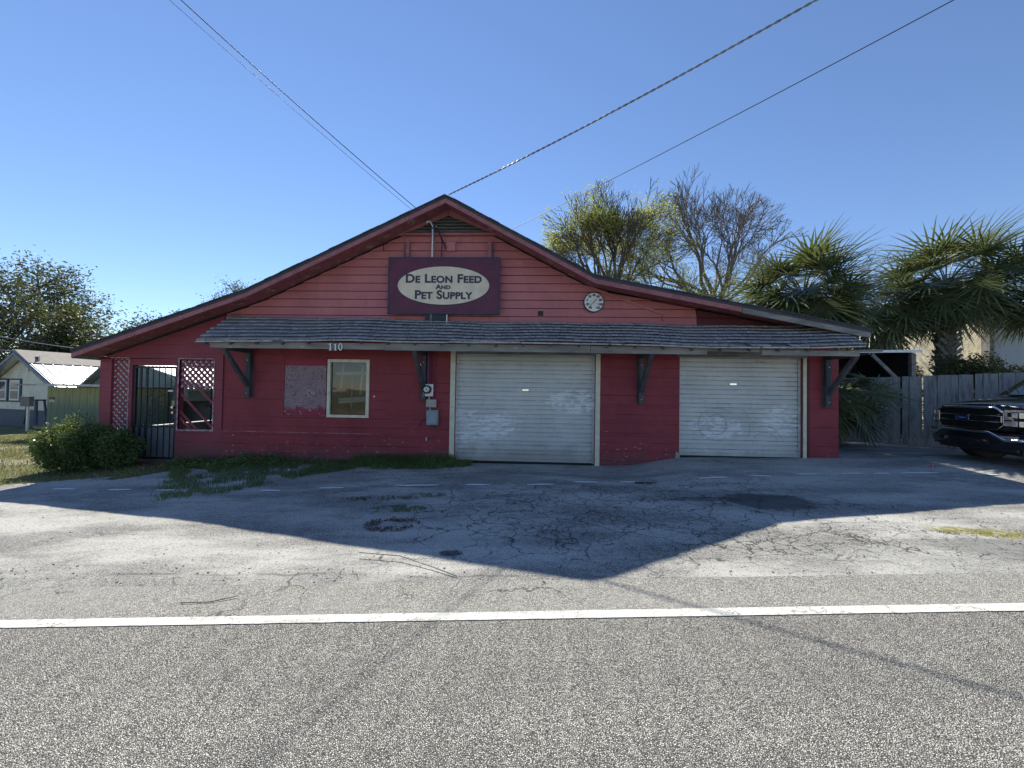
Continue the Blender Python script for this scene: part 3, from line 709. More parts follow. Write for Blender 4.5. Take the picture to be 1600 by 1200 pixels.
m = MB(); m.box(-8.15, -7.28, -.012, .03, .555, .58); m.box(-7.30, -7.275, -.012, .03, .58, 2.22); m.box(-8.155, -8.13, -.012, .03, .58, 2.2); m.box(-8.155, -7.28, -.011, .03, 2.212, 2.23)
m.box(-9.8, -9.35, -.011, .03, 2.212, 2.23); m.box(-9.36, -9.335, -.012, .03, .4, 2.21)
m.build('peeling_border', pm('peeling_trim', (.55, .47, .48), (.28, .06, .1), 9, .8, stretch=(1, 1, 1)), store)
# pipework inside the porch
pw = MB(); pw.tube([(-7.72, .6, -.14), (-7.72, .6, 1.1)], .045, 8); pw.tube([(-7.95, .6, 1.1), (-7.35, .6, 1.12)], .025, 8); pw.tube([(-7.72, .6, .98), (-7.35, .6, .96)], .018, 8); pw.tube([(-7.86, .62, -.1), (-7.86, .62, 1.9)], .02, 6)
tag(pw.build('standpipe', M_IRON), 'dark iron standpipe behind the broken lattice of the porch', 'pipe')
# ------------------------------------------------------------------ sign
M_SIGN = pm('sign_maroon', (.125, .020, .052), (.09, .015, .04), 5, .5, bs=30, bd=.001)
M_SIGNEDGE = pm('sign_edge', (.035, .035, .07), (.05, .05, .08), 8, .6)
M_OVAL = pm('sign_cream', (.80, .69, .52), (.68, .58, .43), 3.5, .55, grime=.25)
M_LETTER = pm('sign_lettering', (.03, .035, .06), (.04, .045, .07), 8, .5)
sg = thing('shop_sign', (-1.95, -.1, 3.3), 'maroon shop sign with cream oval and dark lettering hung on the gable', 'sign')
SY = -.16
m = MB(); m.box(-3.17, -.72, SY, SY + .04, 3.31, 4.50); m.build('board', M_SIGN, sg)
m = MB()
for a in ((-3.20, -.69, 4.50, 4.54), (-3.20, -.69, 3.27, 3.31), (-3.20, -3.17, 3.31, 4.5), (-.72, -.69, 3.31, 4.5)): m.box(a[0], a[1], SY - .008, SY + .045, a[2], a[3])
m.build('frame', M_SIGNEDGE, sg)
oc = (-1.955, 3.905)
m = MB(); m.disc(oc, 1.025, .425, SY - .006, SY - .0005, 72); m.build('oval', M_OVAL, sg)
m = MB(); m.ring(oc, 1.027, .427, .014, SY - .009, SY - .0005, 72); m.build('oval_rim', M_LETTER, sg)
text('lettering', 'De Leon Feed', .262, (oc[0] + .0, SY - .009, oc[1] + .145), M_LETTER, sg, 1.10, .78, .0085, 1.05)
text('lettering', 'And', .14, (oc[0] + .0, SY - .009, oc[1] - .035), M_LETTER, sg, 1.2, .8, .005, 1.05)
text('lettering', 'Pet Supply', .262, (oc[0] + .0, SY - .009, oc[1] - .215), M_LETTER, sg, 1.08, .78, .0085, 1.05)
for x in (-2.83, -.98):
    m = MB(); m.box(x, x + .075, -.11, -.03, 4.54, 4.90); m.build('hanger', M_FASCIA, sg)
    m = MB(); m.box(x - .035, x - .004, -.105, -.03, 4.54, 4.86) if x < -2 else m.box(x + .079, x + .11, -.105, -.03, 4.54, 4.84); m.build('hanger_block', M_BRK, sg)
m = MB(); m.box(-2.36, -1.9, -.13, -.06, 3.14, 3.30); m.build('foot_bracket', M_IRON, sg)
# thermometer
th = thing('dial_thermometer', (1.37, -.03, 3.6), 'round white dial thermometer on the right half of the gable', 'thermometer')
tc = (1.375, 3.575)
m = MB(); m.disc(tc, .222, .222, -.075, -.03); m.build('casing', M_BLACK, th)
m = MB(); m.disc(tc, .205, .205, -.079, -.0755); m.build('dial', pm('dial_white', (.8, .8, .78), (.7, .7, .69), 5, .4), th)
m = MB(); m.ring(tc, .206, .206, .014, -.084, -.0755); m.build('rim', M_IRON, th)
for k, s_ in enumerate(['-40', '-20', '0', '20', '40', '60', '80', '100', '120']):
    a = radians(245 - k * 38.75 * .98) ; a = radians(236 - k * (292 / 8))
    text('numeral', s_, .072, (tc[0] + .152 * cos(a), -.081, tc[1] + .152 * sin(a)), M_LETTER, th, 1.0, 0, .0022, .95)
m = MB()
for k in range(18):
    a = 2 * pi * k / 18
    if k % 3 == 1: m.tube([(tc[0] + .05 * cos(a), -.0805, tc[1] + .05 * sin(a)), (tc[0] + .1 * cos(a + .3), -.0805, tc[1] + .1 * sin(a + .3))], .004, 4)
m.build('dial_pattern', pm('dial_grey', (.45, .45, .45), None, 4, .5), th)
m = MB(); m.tube([(tc[0] + .06, -.083, tc[1] + .07), (tc[0] - .10, -.083, tc[1] - .11)], .005, 5); m.tube([(tc[0], -.088, tc[1]), (tc[0], -.08, tc[1])], .014, 10); m.build('needle', M_SIGNEDGE, th)
# street number
nb = thing('house_number', (-4.1, -.85, 2.4), 'white street number 110 fixed to the canopy beam above the window', 'house number')
M_NUM = pm('number_white', (.85, .85, .85), (.8, .8, .8), 8, .5)
for k, ch in enumerate('110'):
    cx = -4.12 + k * .105; zc = 2.443; m = MB(); y0, y1 = -.862, -.8525
    if ch == '1':
        m.box(cx - .012, cx + .012, y0, y1, zc - .062, zc + .062); m.box(cx - .03, cx + .03, y0, y1, zc - .075, zc - .0625)
        m.prism_y([(cx - .034, zc + .04), (cx - .0125, zc + .045), (cx - .0125, zc + .07), (cx - .034, zc + .052)], y0, y1)
        m.prism_y([(cx - .012, zc + .0625), (cx + .012, zc + .0625), (cx + .012, zc + .076), (cx - .004, zc + .076)], y0, y1)
    else: 
        n = 24
        for j in range(n):
            a, b = 2 * pi * j / n, 2 * pi * (j + 1) / n
            P_ = lambda q, f: (cx + (.024 if f else .044) * cos(q) * 1.0, zc + (.058 if f else .076) * sin(q))
            m.prism_y([P_(a, 0), P_(b, 0), P_(b, 1), P_(a, 1)][::1], y0, y1)
    m.build('digit', M_NUM, nb)
# service mast
ms = thing('service_mast', (-2.2, -.2, 3.1), 'thin galvanised conduit mast rising behind the shop sign to the gable vent', 'conduit')
m = MB(); m.tube([(-2.225, -.125, 2.9), (-2.225, -.125, 5.15), (-2.23, -.14, 5.26), (-2.27, -.17, 5.33), (-2.32, -.2, 5.33)], .026, 10); m.build('conduit', M_GALV, ms, True)
m = MB(); m.tube([(-2.30, -.19, 5.33), (-2.36, -.22, 5.29)], [.04, .035], 10); m.build('weatherhead', M_GALV, ms)
m = MB(); m.tube([(-2.225, -.125, 4.7), (-2.225, -.125, 4.74)], .034, 10); m.tube([(-2.16, -.1, 5.27), (-2.12, -.06, 5.2)], .02, 6); m.build('coupling', M_GALV, ms)
m = MB(); m.tube([(-1.87, -.125, 2.9), (-1.87, -.125, 3.31)], .02, 8); m.build('conduit', M_GALV, ms)
dr = MB(); dr.tube([(-2.3, -.22, 5.28), (-2.2, -.28, 5.15), (-2.05, -.25, 5.05), (-2.0, -.17, 4.9), (-2.03, -.08, 4.55)], .012, 6); dr.tube([(-2.12, -.2, 5.2), (-1.92, -.1, 4.75)], .016, 6); dr.build('drop_cable', M_BLACK, ms)
jb = MB(); jb.box(-1.93, -1.72, -.07, -.03, 4.72, 4.92); tag(jb.build('gable_junction_box', M_SALMON, None, bevel=.006), 'small red painted box on the gable above the shop sign', 'junction box')
hk = MB(); hk.tube([(-3.42, -.03, 4.98), (-3.36, -.08, 4.86), (-3.35, -.08, 4.72)], .01, 5); tag(hk.build('wall_hook', M_IRON), 'small black hook hanging left of the sign on the gable', 'hook')
# meter group
mt = thing('electric_meter', (-2.26, -.05, 1.45), 'grey electricity meter with round glass face beside the second canopy bracket', 'meter')
m = MB(); m.box(-2.385, -2.15, -.10, -.012, 1.44, 1.72); m.build('case', M_GALV, mt, bevel=.008)
m = MB(); m.tube([(-2.285, -.10, 1.595), (-2.285, -.14, 1.595)], .098, 24); m.build('collar', M_BLACK, mt)
m = MB(); m.tube([(-2.285, -.141, 1.595), (-2.285, -.17, 1.595), (-2.285, -.185, 1.595)], [.066, .062, .045], 24); m.build('dial', M_WHITE, mt, True)
m = MB(); m.tube([(-2.285, -.186, 1.60), (-2.285, -.19, 1.60)], .018, 12); m.build('dial_mark', M_IRON, mt)
M_CONDRED = pm('painted_conduit', (.20, .03, .09), (.15, .025, .07), 6, .5)
m = MB()
for x, r in ((-2.34, .016), (-2.28, .03), (-2.235, .012), (-2.15, .01)): m.tube([(x, -.05, 1.72 if x < -2.2 else .98), (x, -.05, 2.9)], r, 8)
m.build('conduit', M_CONDRED, mt)
b = MB(); b.box(-2.31, -2.08, -.085, -.012, 1.20, 1.375); b.tube([(-2.25, -.045, 1.375), (-2.25, -.045, 1.44)], .022, 8); b.tube([(-2.22, -.045, 1.13), (-2.22, -.045, 1.2)], .018, 8)
tag(b.build('junction_box', pm('beige_metal', (.42, .40, .36), (.33, .32, .28), 8, .5), bevel=.012), 'small beige box between the electricity meter and the lower grey cabinet', 'junction box')
bx = thing('breaker_box', (-2.15, -.05, .8), 'grey breaker cabinet below the electricity meter', 'breaker box')
m = MB(); m.box(-2.30, -2.03, -.09, -.012, .80, 1.14); m.build('case', pm('grey_cabinet', (.24, .29, .31), (.2, .24, .26), 8, .45), bx, bevel=.012)
m = MB(); m.box(-2.275, -2.055, -.103, -.0915, .83, 1.10); m.build('door', pm('grey_cabinet_door', (.27, .33, .35), (.22, .27, .3), 8, .45), bx, bevel=.006)
m = MB(); m.box(-2.2, -2.12, -.1, -.03, .765, .799); m.tube([(-2.3, -.02, .95), (-2.42, -.018, .88), (-2.47, -.018, .75)], .008, 5); m.build('cable_tail', M_IRON, bx)
sp = MB(); sp.tube([(-2.28, -.02, .50), (-2.28, -.10, .50)], .016, 8); sp.tube([(-2.28, -.11, .53), (-2.28, -.11, .46)], .014, 8); sp.tube([(-2.31, -.09, .535), (-2.25, -.09, .535)], .008, 6)
tag(sp.build('water_spigot', M_GALV), 'small water spigot low on the red wall below the breaker cabinet', 'tap')
fl = MB(); fl.tube([(-2.52, -.07, 2.13), (-2.43, -.10, 2.15)], .022, 8); tag(fl.build('wall_lamp_holder', M_WHITE), 'tiny white lamp holder beside the second canopy bracket', 'lamp')
# litter of paint on the wall left as material; small pale plaque by window
pl = MB(); pl.tube([(-3.52, -.012, 1.42), (-3.52, -.004, 1.42)], .022, 10); tag(pl.build('cable_cap', M_GALV), 'small round metal cap on the red wall right of the window', 'cap')

# ------------------------------------------------------------------ overhead wires
M_WIRE = pm('cable', (.03, .03, .035), (.05, .05, .05), 20, .6)
M_WIREL = pm('bare_cable', (.30, .30, .31), (.2, .2, .2), 20, .5)
def wire(name, a, b, sag_, r, mat, label, cat='cable', group=None, twist=0):
    a, b = Vector(a), Vector(b); n = 60; m = MB(); pts = []
    for k in range(n + 1):
        s = k / n; pts.append(a.lerp(b, s) - Vector((0, 0, sag_ * 4 * s * (1 - s))))
    if twist:
        d = (b - a).normalized(); X = d.orthogonal().normalized(); Y = d.cross(X); L = (b - a).length; N_ = 1100
        for ph in (0, pi):
            q = []
            for k in range(N_ + 1):
                s = k / N_; p = a.lerp(b, s) - Vector((0, 0, sag_ * 4 * s * (1 - s))); g = s * L * 2 * pi / .22 + ph
                q.append(p + (X * cos(g) + Y * sin(g)) * r * 1.1)
            m.tube(q, r, 5)
        m.tube(pts, r * .6, 5)
    else: m.tube(pts, r, 5)
    return tag(m.build(name, mat), label, cat, group)
def at(px, py, d):   # point at a depth along a sight line of the surveyed photo, used only to fix the cable directions
    return CAM + (fw + rr * ((px - 800) / 620) - up * ((py - 600) / 620)) * d
def fit(a, pxe, de, ext, sg_):      # straight run from a fixed end through a measured point, extended to the far pole
    s = 1 / ext; e = at(*pxe, de) + Vector((0, 0, sg_ * 4 * s * (1 - s))); a = Vector(a); return a, a + (e - a) * ext
a, b = fit((-2.30, -.3, 5.36), (283, 0), 6.2, 4.5, .9); wire('service_cable', a, b, .9, .008, M_WIRE, 'thicker of the two cables running from the gable mast to the upper left', 'cable', 'cables to the mast')
a, b = fit((-2.36, -.3, 5.30), (265, 0), 6.2, 4.5, .8); wire('phone_cable', a, b, .8, .004, M_WIRE, 'thinner cable running just left of the thicker one to the upper left', 'cable', 'cables to the mast')
a, b = fit((-1.78, -.60, 5.72), (1275, 0), 5.0, 4.0, 1.1); wire('twisted_cable', a, b, 1.1, .008, M_WIREL, 'thick twisted service cable running from the roof peak to the upper right', 'cable', None, 1)
a, b = fit(tuple(at(790, 363, 12.5)), (1490, 0), 6.2, 3.0, .5); wire('power_line', a, b, .5, .009, M_WIRE, 'thin straight power line passing behind the right roof slope to the upper right')
M_WIREP = pm('pale_cable', (.4, .4, .42), None, 20, .5)
wire('far_cable', at(-60, 512, 22), at(160, 548, 22), .15, .022, M_WIREP, 'upper pale cable crossing the trees behind the white cottage', 'cable')
wire('far_cable', at(-60, 540, 24), at(45, 549, 19.2), .05, .018, M_WIREP, 'lower pale cable reaching the ridge of the white cottage', 'cable')

# ------------------------------------------------------------------ white cottage, far left
def frame_at(P, deg):
    d = radians(deg); ex = Vector((cos(d), sin(d), 0)); ey = Vector((-sin(d), cos(d), 0))
    return Matrix(((ex.x, ey.x, 0, P[0]), (ex.y, ey.y, 0, P[1]), (0, 0, 1, 0), (0, 0, 0, 1)))
XH = frame_at((-24, 9.06), -14)
t = NT('peeling_white_boards'); x, y, z = t.xyz()
ln = t.math('FRACT', t.math('MULTIPLY', z, 1 / .13)); c = t.mix(t.ramp(t.noise(2, 6, .6), .35, .65), (.74, .72, .62), (.60, .60, .54))
c = t.mix(t.ramp(t.noise(5, 7, .75, t.mapping(scale=(.25, .25, 3))), .63, .65), c, (.16, .17, .17))
t.bump(ln, .02, .9); M_BOARDW = t.done(c, .75)
M_TINROOF = pm('tin_roof', (.62, .63, .64), (.52, .53, .54), 3, .28, metal=.75, bs=5)
M_BLUE = pm('blue_trim', (.05, .08, .13), (.04, .06, .1), 8, .6)
hs = thing('white_cottage', tuple(XH @ Vector((0, 0, -.2))), 'small white boarded cottage with peeling paint and tin roof behind the bushes', 'house')
WL, WR, RZ = -4.6, 3.3, 3.12; ez = lambda s: RZ - .53 * abs(s) * (1 if s > 0 else .98)
m = MB(); m.prism_y([(WL, .35), (WR, .35), (WR, ez(WR) - .1), (0, RZ - .1), (WL, ez(WL) - .1)], 0, 9); m.build('wall', M_BOARDW, hs, xf=XH)
m = MB(); m.box(WL + .05, WR - .05, .05, 8.9, -.6, .348); m.build('foundation', M_BLUE, hs, xf=XH)
m = MB()
for sx_ in (-1, 1):
    e = 5.1 if sx_ < 0 else 3.65; nrib = 28
    m.prism_y([(0, RZ - .06), (sx_ * e, ez(sx_ * e) - .06), (sx_ * e, ez(sx_ * e)), (0, RZ)][::(1 if sx_ < 0 else -1)], -.45, 9.4)
    for k in range(nrib): y = -.4 + k * .35; m.prism_y([(0, RZ + .002), (sx_ * e, ez(sx_ * e) + .002), (sx_ * e, ez(sx_ * e) + .03), (0, RZ + .03)][::(1 if sx_ < 0 else -1)], y, y + .04)
rf = m.build('roof', M_TINROOF, hs, xf=XH)
m = MB()
for sx_ in (-1, 1):
    e = 5.1 if sx_ < 0 else 3.65; m.prism_y([(0, RZ - .2), (sx_ * e, ez(sx_ * e) - .2), (sx_ * e, ez(sx_ * e) - .05), (0, RZ - .05)][::(1 if sx_ < 0 else -1)], -.5, -.455)
m.build('barge_board', pm('barge_blue', (.22, .27, .33), (.17, .2, .25), 5, .7), rf, xf=XH)
m = MB(); m.prism_y([(-.12, RZ + .0), (1.15, RZ - .53 * 1.15 + .035), (1.15, RZ - .53 * 1.15 + .05), (0, RZ + .075), (-.12, RZ + .03)], -.46, 9.42); m.build('ridge_strip', pm('brown_ridge', (.30, .27, .24), None, 5, .8), rf, xf=XH)  # brown strip along the ridge and upper right slope
m = MB(); m.box(.1, .86, -.03, -.002, 2.22, 2.88); v_ = m.build('attic_shutter', M_BLUE, hs, xf=XH)
for x_ in (.04, .862): m = MB(); m.box(x_, x_ + .058, -.04, -.001, 2.16, 2.9); m.build('side_board', M_WHITE, v_, xf=XH)
for wx in (-1.35, -2.4, -3.9):
    m = MB(); m.box(wx, wx + .95, -.05, -.001, .70, 1.83); w1 = m.build('window', M_BLUE, hs, xf=XH)
    m = MB(); m.box(wx + .09, wx + .86, -.065, -.0505, .78, 1.76); m.build('sash', M_WHITE, w1, xf=XH)
    m = MB(); m.box(wx + .17, wx + .78, -.07, -.0655, .86, 1.24); m.box(wx + .17, wx + .78, -.07, -.0655, 1.30, 1.68); m.build('pane', pm('far_pane', (.10, .13, .18), None, 3, .1), w1, xf=XH)
# green shed
XG = frame_at((-17.7, 5.4), -14)
t = NT('green_stained_ply'); x, y, z = t.xyz()
st_ = t.noise(3.5, 6, .65, t.mapping(scale=(3.2, 1, .25))); g = t.ramp(t.math('ADD', z, t.math('MULTIPLY', t.math('SUBTRACT', st_, .5), 1.6)), .7, 1.35)
c = t.mix(g, (.11, .16, .12), (.27, .27, .13)); c = t.mix(t.ramp(t.noise(4, 7, .7, t.mapping(scale=(3, 1, .3))), .58, .72), c, (.10, .09, .06))
c = t.mix(t.ramp(t.math('ABSOLUTE', t.math('SUBTRACT', t.math('FRACT', t.math('MULTIPLY', x, 2.4)), .5)), .035, .01), c, (.05, .06, .05)); M_GPLY = t.done(c, .85)
gs = thing('green_shed', tuple(XG @ Vector((0, 0, -.1))), 'low green stained plywood shed with gabled roof beside the white cottage', 'shed')
m = MB(); m.box(-.86, 2.75, 0, 2.0, -.5, 1.48); m.build('wall', M_GPLY, gs, xf=XG)
m = MB(); m.box(-1.0, 2.85, -.25, 2.0, 1.52, 1.60); m.build('flat_roof', pm('pale_flashing', (.5, .5, .47), (.38, .38, .36), 6, .6), gs, xf=XG)
m = MB(); m.box(-2.75, -1.0, -.1, -.02, 1.53, 1.57); m.build('rail', M_OLDWOOD, gs, xf=XG)
m = MB(); m.prism_y([(-2.4, 1.0), (3.6, 1.0), (3.6, 1.6), (.6, 3.42), (-2.4, 1.52)], 2.02, 6); m.build('gable', pm('green_siding', (.20, .25, .22), (.16, .2, .18), 3, .8), gs, xf=XG)
m = MB()
for sx_ in (-1, 1):
    P0 = (.6, 3.53); P1 = (-2.75, 1.45) if sx_ < 0 else (3.9, 1.5)
    q = [P1, P0, (P0[0], P0[1] - .09), (P1[0], P1[1] - .09)]; m.prism_y(q if sx_ > 0 else q[::-1], 1.72, 6.3)
m.build('roof', pm('grey_shed_roof', (.30, .33, .36), (.24, .26, .28), 5, .5, metal=.3), gs, xf=XG)
m = MB(); m.box(-.72, -.40, -.012, -.002, 1.0, 1.09); n1 = m.build('notice', M_BLACK, gs, xf=XG)
m = MB(); m.box(-.72, -.40, -.012, -.002, .90, .998); m.build('notice_lower', pm('faded_notice', (.45, .45, .4), None, 5, .7), gs, xf=XG)
m = MB(); m.disc((-.56, 1.045), .03, .025, -.018, -.0125, 12); m.build('notice_mark', pm('orange_mark', (.5, .2, .05), None, 5, .6), n1, xf=XG)
# utility pedestal and stool in front of the cottage
pd = thing('utility_pedestal', tuple(at(43, 655, 17)), 'grey utility box on a thin post in front of the white cottage', 'utility box')
o = at(43, 655, 17)
m = MB(); m.box(o.x - .04, o.x + .04, o.y - .03, o.y + .03, -.5, .62); m.build('post', M_GALV, pd)
m = MB(); m.box(o.x - .2, o.x + .2, o.y - .12, o.y + .05, .62, 1.02); m.box(o.x - .22, o.x + .22, o.y - .14, o.y + .06, 1.021, 1.05); m.build('box', pm('pedestal_grey', (.12, .12, .13), (.2, .18, .18), 4, .6), pd)
o = at(56, 645, 17.6); stl = thing('wooden_stool', (o.x, o.y, -.1), 'dark wooden stool standing against the white cottage wall', 'stool')
m = MB(); m.box(o.x - .26, o.x + .26, o.y - .18, o.y + .18, .84, .90); m.build('seat', M_BLUE, stl)
for a_ in (-1, 1):
    for b_ in (-1, 1): m = MB(); m.bar((o.x + a_ * .3, o.y + b_ * .2, -.2), (o.x + a_ * .2, o.y + b_ * .14, .84), .06); m.build('leg', M_BLUE, stl)
# slatted roof outbuilding glimpsed through the gate
ob = thing('slatted_lean_to', (-12.2, 5.6, -.3), 'sunlit slatted lean-to roof glimpsed through the iron gate', 'lean-to')
m = MB(); m.box(-15.3, -11.1, 7.9, 8.0, -.4, 1.2); m.build('wall', M_GREYB, ob)
m = MB()
for k in range(13):
    y = 5.6 + k * .19; m.hexa([(-15.4, y, 2.55), (-11.0, y, 1.20), (-11.0, y + .13, 1.20), (-15.4, y + .13, 2.55)], [(-15.4, y, 2.58), (-11.0, y, 1.23), (-11.0, y + .13, 1.23), (-15.4, y + .13, 2.58)])
m.build('roof_slats', M_TINROOF, ob)
for x in (-15.3, -11.15):
    m = MB(); m.box(x, x + .09, 5.65, 5.74, -.5, 2.5 if x < -12 else 1.2); m.build('post', M_OLDWOOD, ob)

# ------------------------------------------------------------------ buildings behind, right
bw = thing('block_building', (18.5, 8, 0), 'plain two-storey building with front tinted grey for shade and side tinted cream for sun behind the fence', 'building')
m = MB(); m.box(18.5, 30, 7.98, 8.0, .0, 5.3); M_PG = NT('shade_tinted_siding'); x, y, z = M_PG.xyz()
M_PG.bump(M_PG.ramp(M_PG.math('FRACT', M_PG.math('MULTIPLY', z, 4)), 0, .12), .01, .5); m.build('front_wall', M_PG.done(M_PG.mix(M_PG.ramp(M_PG.noise(1.2, 5), .4, .6), (.42, .46, .50), (.38, .42, .46)), .8), bw)  # blue-grey tint paints the shade into the building's front
m = MB(); m.box(18.5, 30, 8.002, 12.6, .0, 5.295); m.build('side_wall', pm('sun_tinted_stucco', (.62, .56, .42), (.50, .44, .33), 2.5, .85, bs=6, bd=.05), bw)  # lighter warm tint paints sunlight into the same building's side
m = MB(); m.box(18.4, 30.1, 7.9, 12.7, 5.3, 5.42); m.build('roof', M_OLDWOOD, bw)
m = MB(); m.box(18.3, 18.48, 7.8, 8.1, .0, 5.2); m.build('corner_board', M_OLDWOOD, bw)
sd2 = thing('tin_shed', (11, 4.3, .2), 'open dark shed with a thin tin roof rising above the picket fence', 'shed')
m = MB(); m.hexa([(9.0, 4.0, 2.95), (12.15, 4.0, 3.0), (12.15, 6.5, 3.2), (9.0, 6.5, 3.15)], [(9.0, 4.0, 3.03), (12.15, 4.0, 3.08), (12.15, 6.5, 3.28), (9.0, 6.5, 3.23)]); m.build('roof', M_GALV, sd2)
m = MB(); m.box(9.0, 12.1, 6.3, 6.4, .1, 3.1); m.box(9.0, 9.08, 4.1, 6.3, .1, 3.1); m.box(12.0, 12.06, 4.25, 6.3, .1, 3.1); m.build('wall', M_DARKROOM, sd2)
m = MB(); m.box(11.93, 12.06, 4.12, 4.24, .1, 2.98); m.build('post', M_OLDWOOD, sd2)
m = MB(); m.bar((10.55, 3.9, 2.9), (11.35, 3.9, 2.1), .10, .05, (0, 1, 0)); m.build('brace', M_OLDWOOD, sd2)

# picket fence -------------------------------------------------------
A, B = Vector((9.23, 3.13, 0)), Vector((11.14, .96, 0)); D = (B - A).normalized(); Nn = Vector((D.y, -D.x, 0))
if Nn.y > 0: Nn = -Nn
t = NT('picket_wood'); rnd = t.n('ShaderNodeNewGeometry').outputs['Random Per Island']
c = t.mix(rnd, (.52, .51, .48), (.30, .29, .28)); c = t.mix(t.ramp(t.noise(6, 7, .7, t.mapping(scale=(2, 2, .25))), .42, .7), c, (.14, .14, .15))
kn = t.voro(4.2, 'F1', t.mapping(scale=(1.6, 1.6, .7)), 'Distance'); c = t.mix(t.ramp(kn, .085, .05), c, (.035, .03, .03))
t.bump(t.noise(30, 6, .6, t.mapping(scale=(1, 1, .15))), .004, .8); M_PICK = t.done(c, .85)
fc = thing('picket_fence', (10.5, 1.7, .1), 'weathered grey board fence behind the parked truck', 'fence')
def ftop(s): return interp(s, [(-1.2, 2.15), (0, 2.14), (1.0, 2.14), (2.2, 2.18), (3, 2.21)])
s = -.55; m = MB(); m2 = MB()
pick = []
while s < 3.05:
    wd = .118 + U(-.008, .008); gap = .006 + (.0 if R() < .85 else .012)
    if abs(s - 1.03) < .06: s += .05; continue
    y = U(-.006, .006); a = A + D * s + Nn * y; b = A + D * (s + wd) + Nn * (y + U(-.006, .006)); zt = ftop(s) + U(-.012, .012); lean = D * U(-.01, .01)
    q0 = [a, b, b - Nn * .018, a - Nn * .018]; zb = zg(a.x, a.y) - .05
    pick.append(([(p.x, p.y, zb) for p in q0], [(p.x + lean.x, p.y + lean.y, zt) for p in q0])); s += wd + gap
for k, (lo, hi_) in enumerate(pick):
    mm = MB(); mm.hexa(lo, hi_); mm.build('picket', M_PICK, fc)
m = MB()
for z in (.55, 1.75): a, b = A + D * -.6 - Nn * .06, A + D * 3.05 - Nn * .06; m.bar((a.x, a.y, z), (b.x, b.y, z + .02), .05, .09)
m.build('rail', M_OLDWOOD, fc)
for s in (1.02, 3.0): p = A + D * s - Nn * .1; m = MB(); m.box(p.x - .05, p.x + .05, p.y - .05, p.y + .05, 0, 2.2 if s > 2 else 2.15); m.build('post', M_OLDWOOD, fc)

# ------------------------------------------------------------------ vegetation
def leaf_mat(name, a, b, rough=.55, trans=.25):
    t = NT(name); rnd = t.n('ShaderNodeNewGeometry').outputs['Random Per Island']
    c = t.mix(rnd, a, b); c = t.mix(t.ramp(t.noise(.9, 3), .4, .62, 0, .5), c, tuple(v * .6 for v in a))
    t.done(c, rough, spec=.35)
    tr = t.n('ShaderNodeBsdfTranslucent'); t.set(tr.inputs[0], t.mix(.35, c, (.30, .33, .04)))
    ms_ = t.n('ShaderNodeMixShader'); ms_.inputs[0].default_value = trans
    out = [n for n in t.t.nodes if n.type == 'OUTPUT_MATERIAL'][0]
    t.t.links.new(t.b.outputs[0], ms_.inputs[1]); t.t.links.new(tr.outputs[0], ms_.inputs[2]); t.t.links.new(ms_.outputs[0], out.inputs[0]); return t.m
M_BARK = pm('bark', (.16, .14, .12), (.09, .08, .07), 9, .9, bs=30, bd=.01)
M_TWIG = pm('twig_bark', (.20, .18, .17), (.14, .125, .12), 9, .9)
M_OAK = leaf_mat('oak_leaf', (.050, .075, .030), (.105, .115, .050))
M_OAK2 = leaf_mat('brown_green_leaf', (.10, .085, .05), (.17, .13, .085))
M_YEL = leaf_mat('young_leaf', (.62, .62, .16), (.40, .46, .12), trans=.6)
M_BUSH = leaf_mat('bush_leaf', (.08, .13, .045), (.17, .23, .08), .35, .4)
M_BUSH2 = leaf_mat('light_bush_leaf', (.16, .22, .06), (.30, .36, .11), .4, .45)
M_WEED = leaf_mat('weed_leaf', (.10, .15, .05), (.18, .24, .08), .6, .3)
M_PALM = leaf_mat('palm_leaf', (.07, .105, .05), (.19, .215, .12), .28, .25)
M_DRYPALM = leaf_mat('dry_palm_leaf', (.24, .20, .13), (.34, .29, .2), .6, .2)
def rdir(d, spread):
    d = Vector(d).normalized(); a = d.orthogonal().normalized(); b = d.cross(a); th_ = R() * 2 * pi; s = tan_ = math.tan(spread)
    return (d + (a * cos(th_) + b * sin(th_)) * s).normalized()
def grow(m, tips, p, d, L, r, lev, P):
    nseg = P.get('nseg', 3); pts = [p.copy()]; rs = [r]; q = p.copy(); dd = d.copy()
    for k in range(nseg):
        dd = (dd + Vector((U(-1, 1), U(-1, 1), U(-1, 1))) * P['wob'] + Vector((0, 0, P['up']))).normalized()
        q = q + dd * L / nseg; pts.append(q.copy()); rs.append(r * lerp(1, P['taper'], (k + 1) / nseg))
        if lev <= P['side'] and k < nseg - 1 and R() < P['sidep']:
            grow(m, tips, q.copy(), rdir(dd, U(.5, .9)), L * U(.5, .75), max(r * .5, P['rmin']), lev - 1 if lev > 0 else 0, P) if lev > 0 else None
    m.tube(pts, [max(x, P['rmin']) for x in rs], 6 if lev > 3 else (4 if lev > 1 else 3), caps=False)
    if lev <= 1: tips.append((q.copy(), dd.copy(), lev))
    if lev == 0: return
    n = P['kids'] if R() < P['kp'] else P['kids'] - 1
    for k in range(n):
        grow(m, tips, q.copy(), rdir(dd, U(*P['ang'])), L * U(*P['len']), r * P['taper'] * (.95 if k == 0 else .75), lev - 1, P)
def leaves(tips, n, spread, size, m, asp=.5, filt=None):
    for p, d, lev in tips:
        if filt and not filt(p): continue
        for k in range(n):
            c = p + Vector((random.gauss(0, 1), random.gauss(0, 1), random.gauss(0, .8))) * spread
            a = Vector((U(-1, 1), U(-1, 1), U(-.6, .6))).normalized() * size * U(.6, 1.2); b = a.orthogonal().normalized(); b = Matrix.Rotation(R() * 6.28, 3, a) @ b * a.length * asp
            m.quad(c - a, c - b * .8, c + a, c + b * .8)
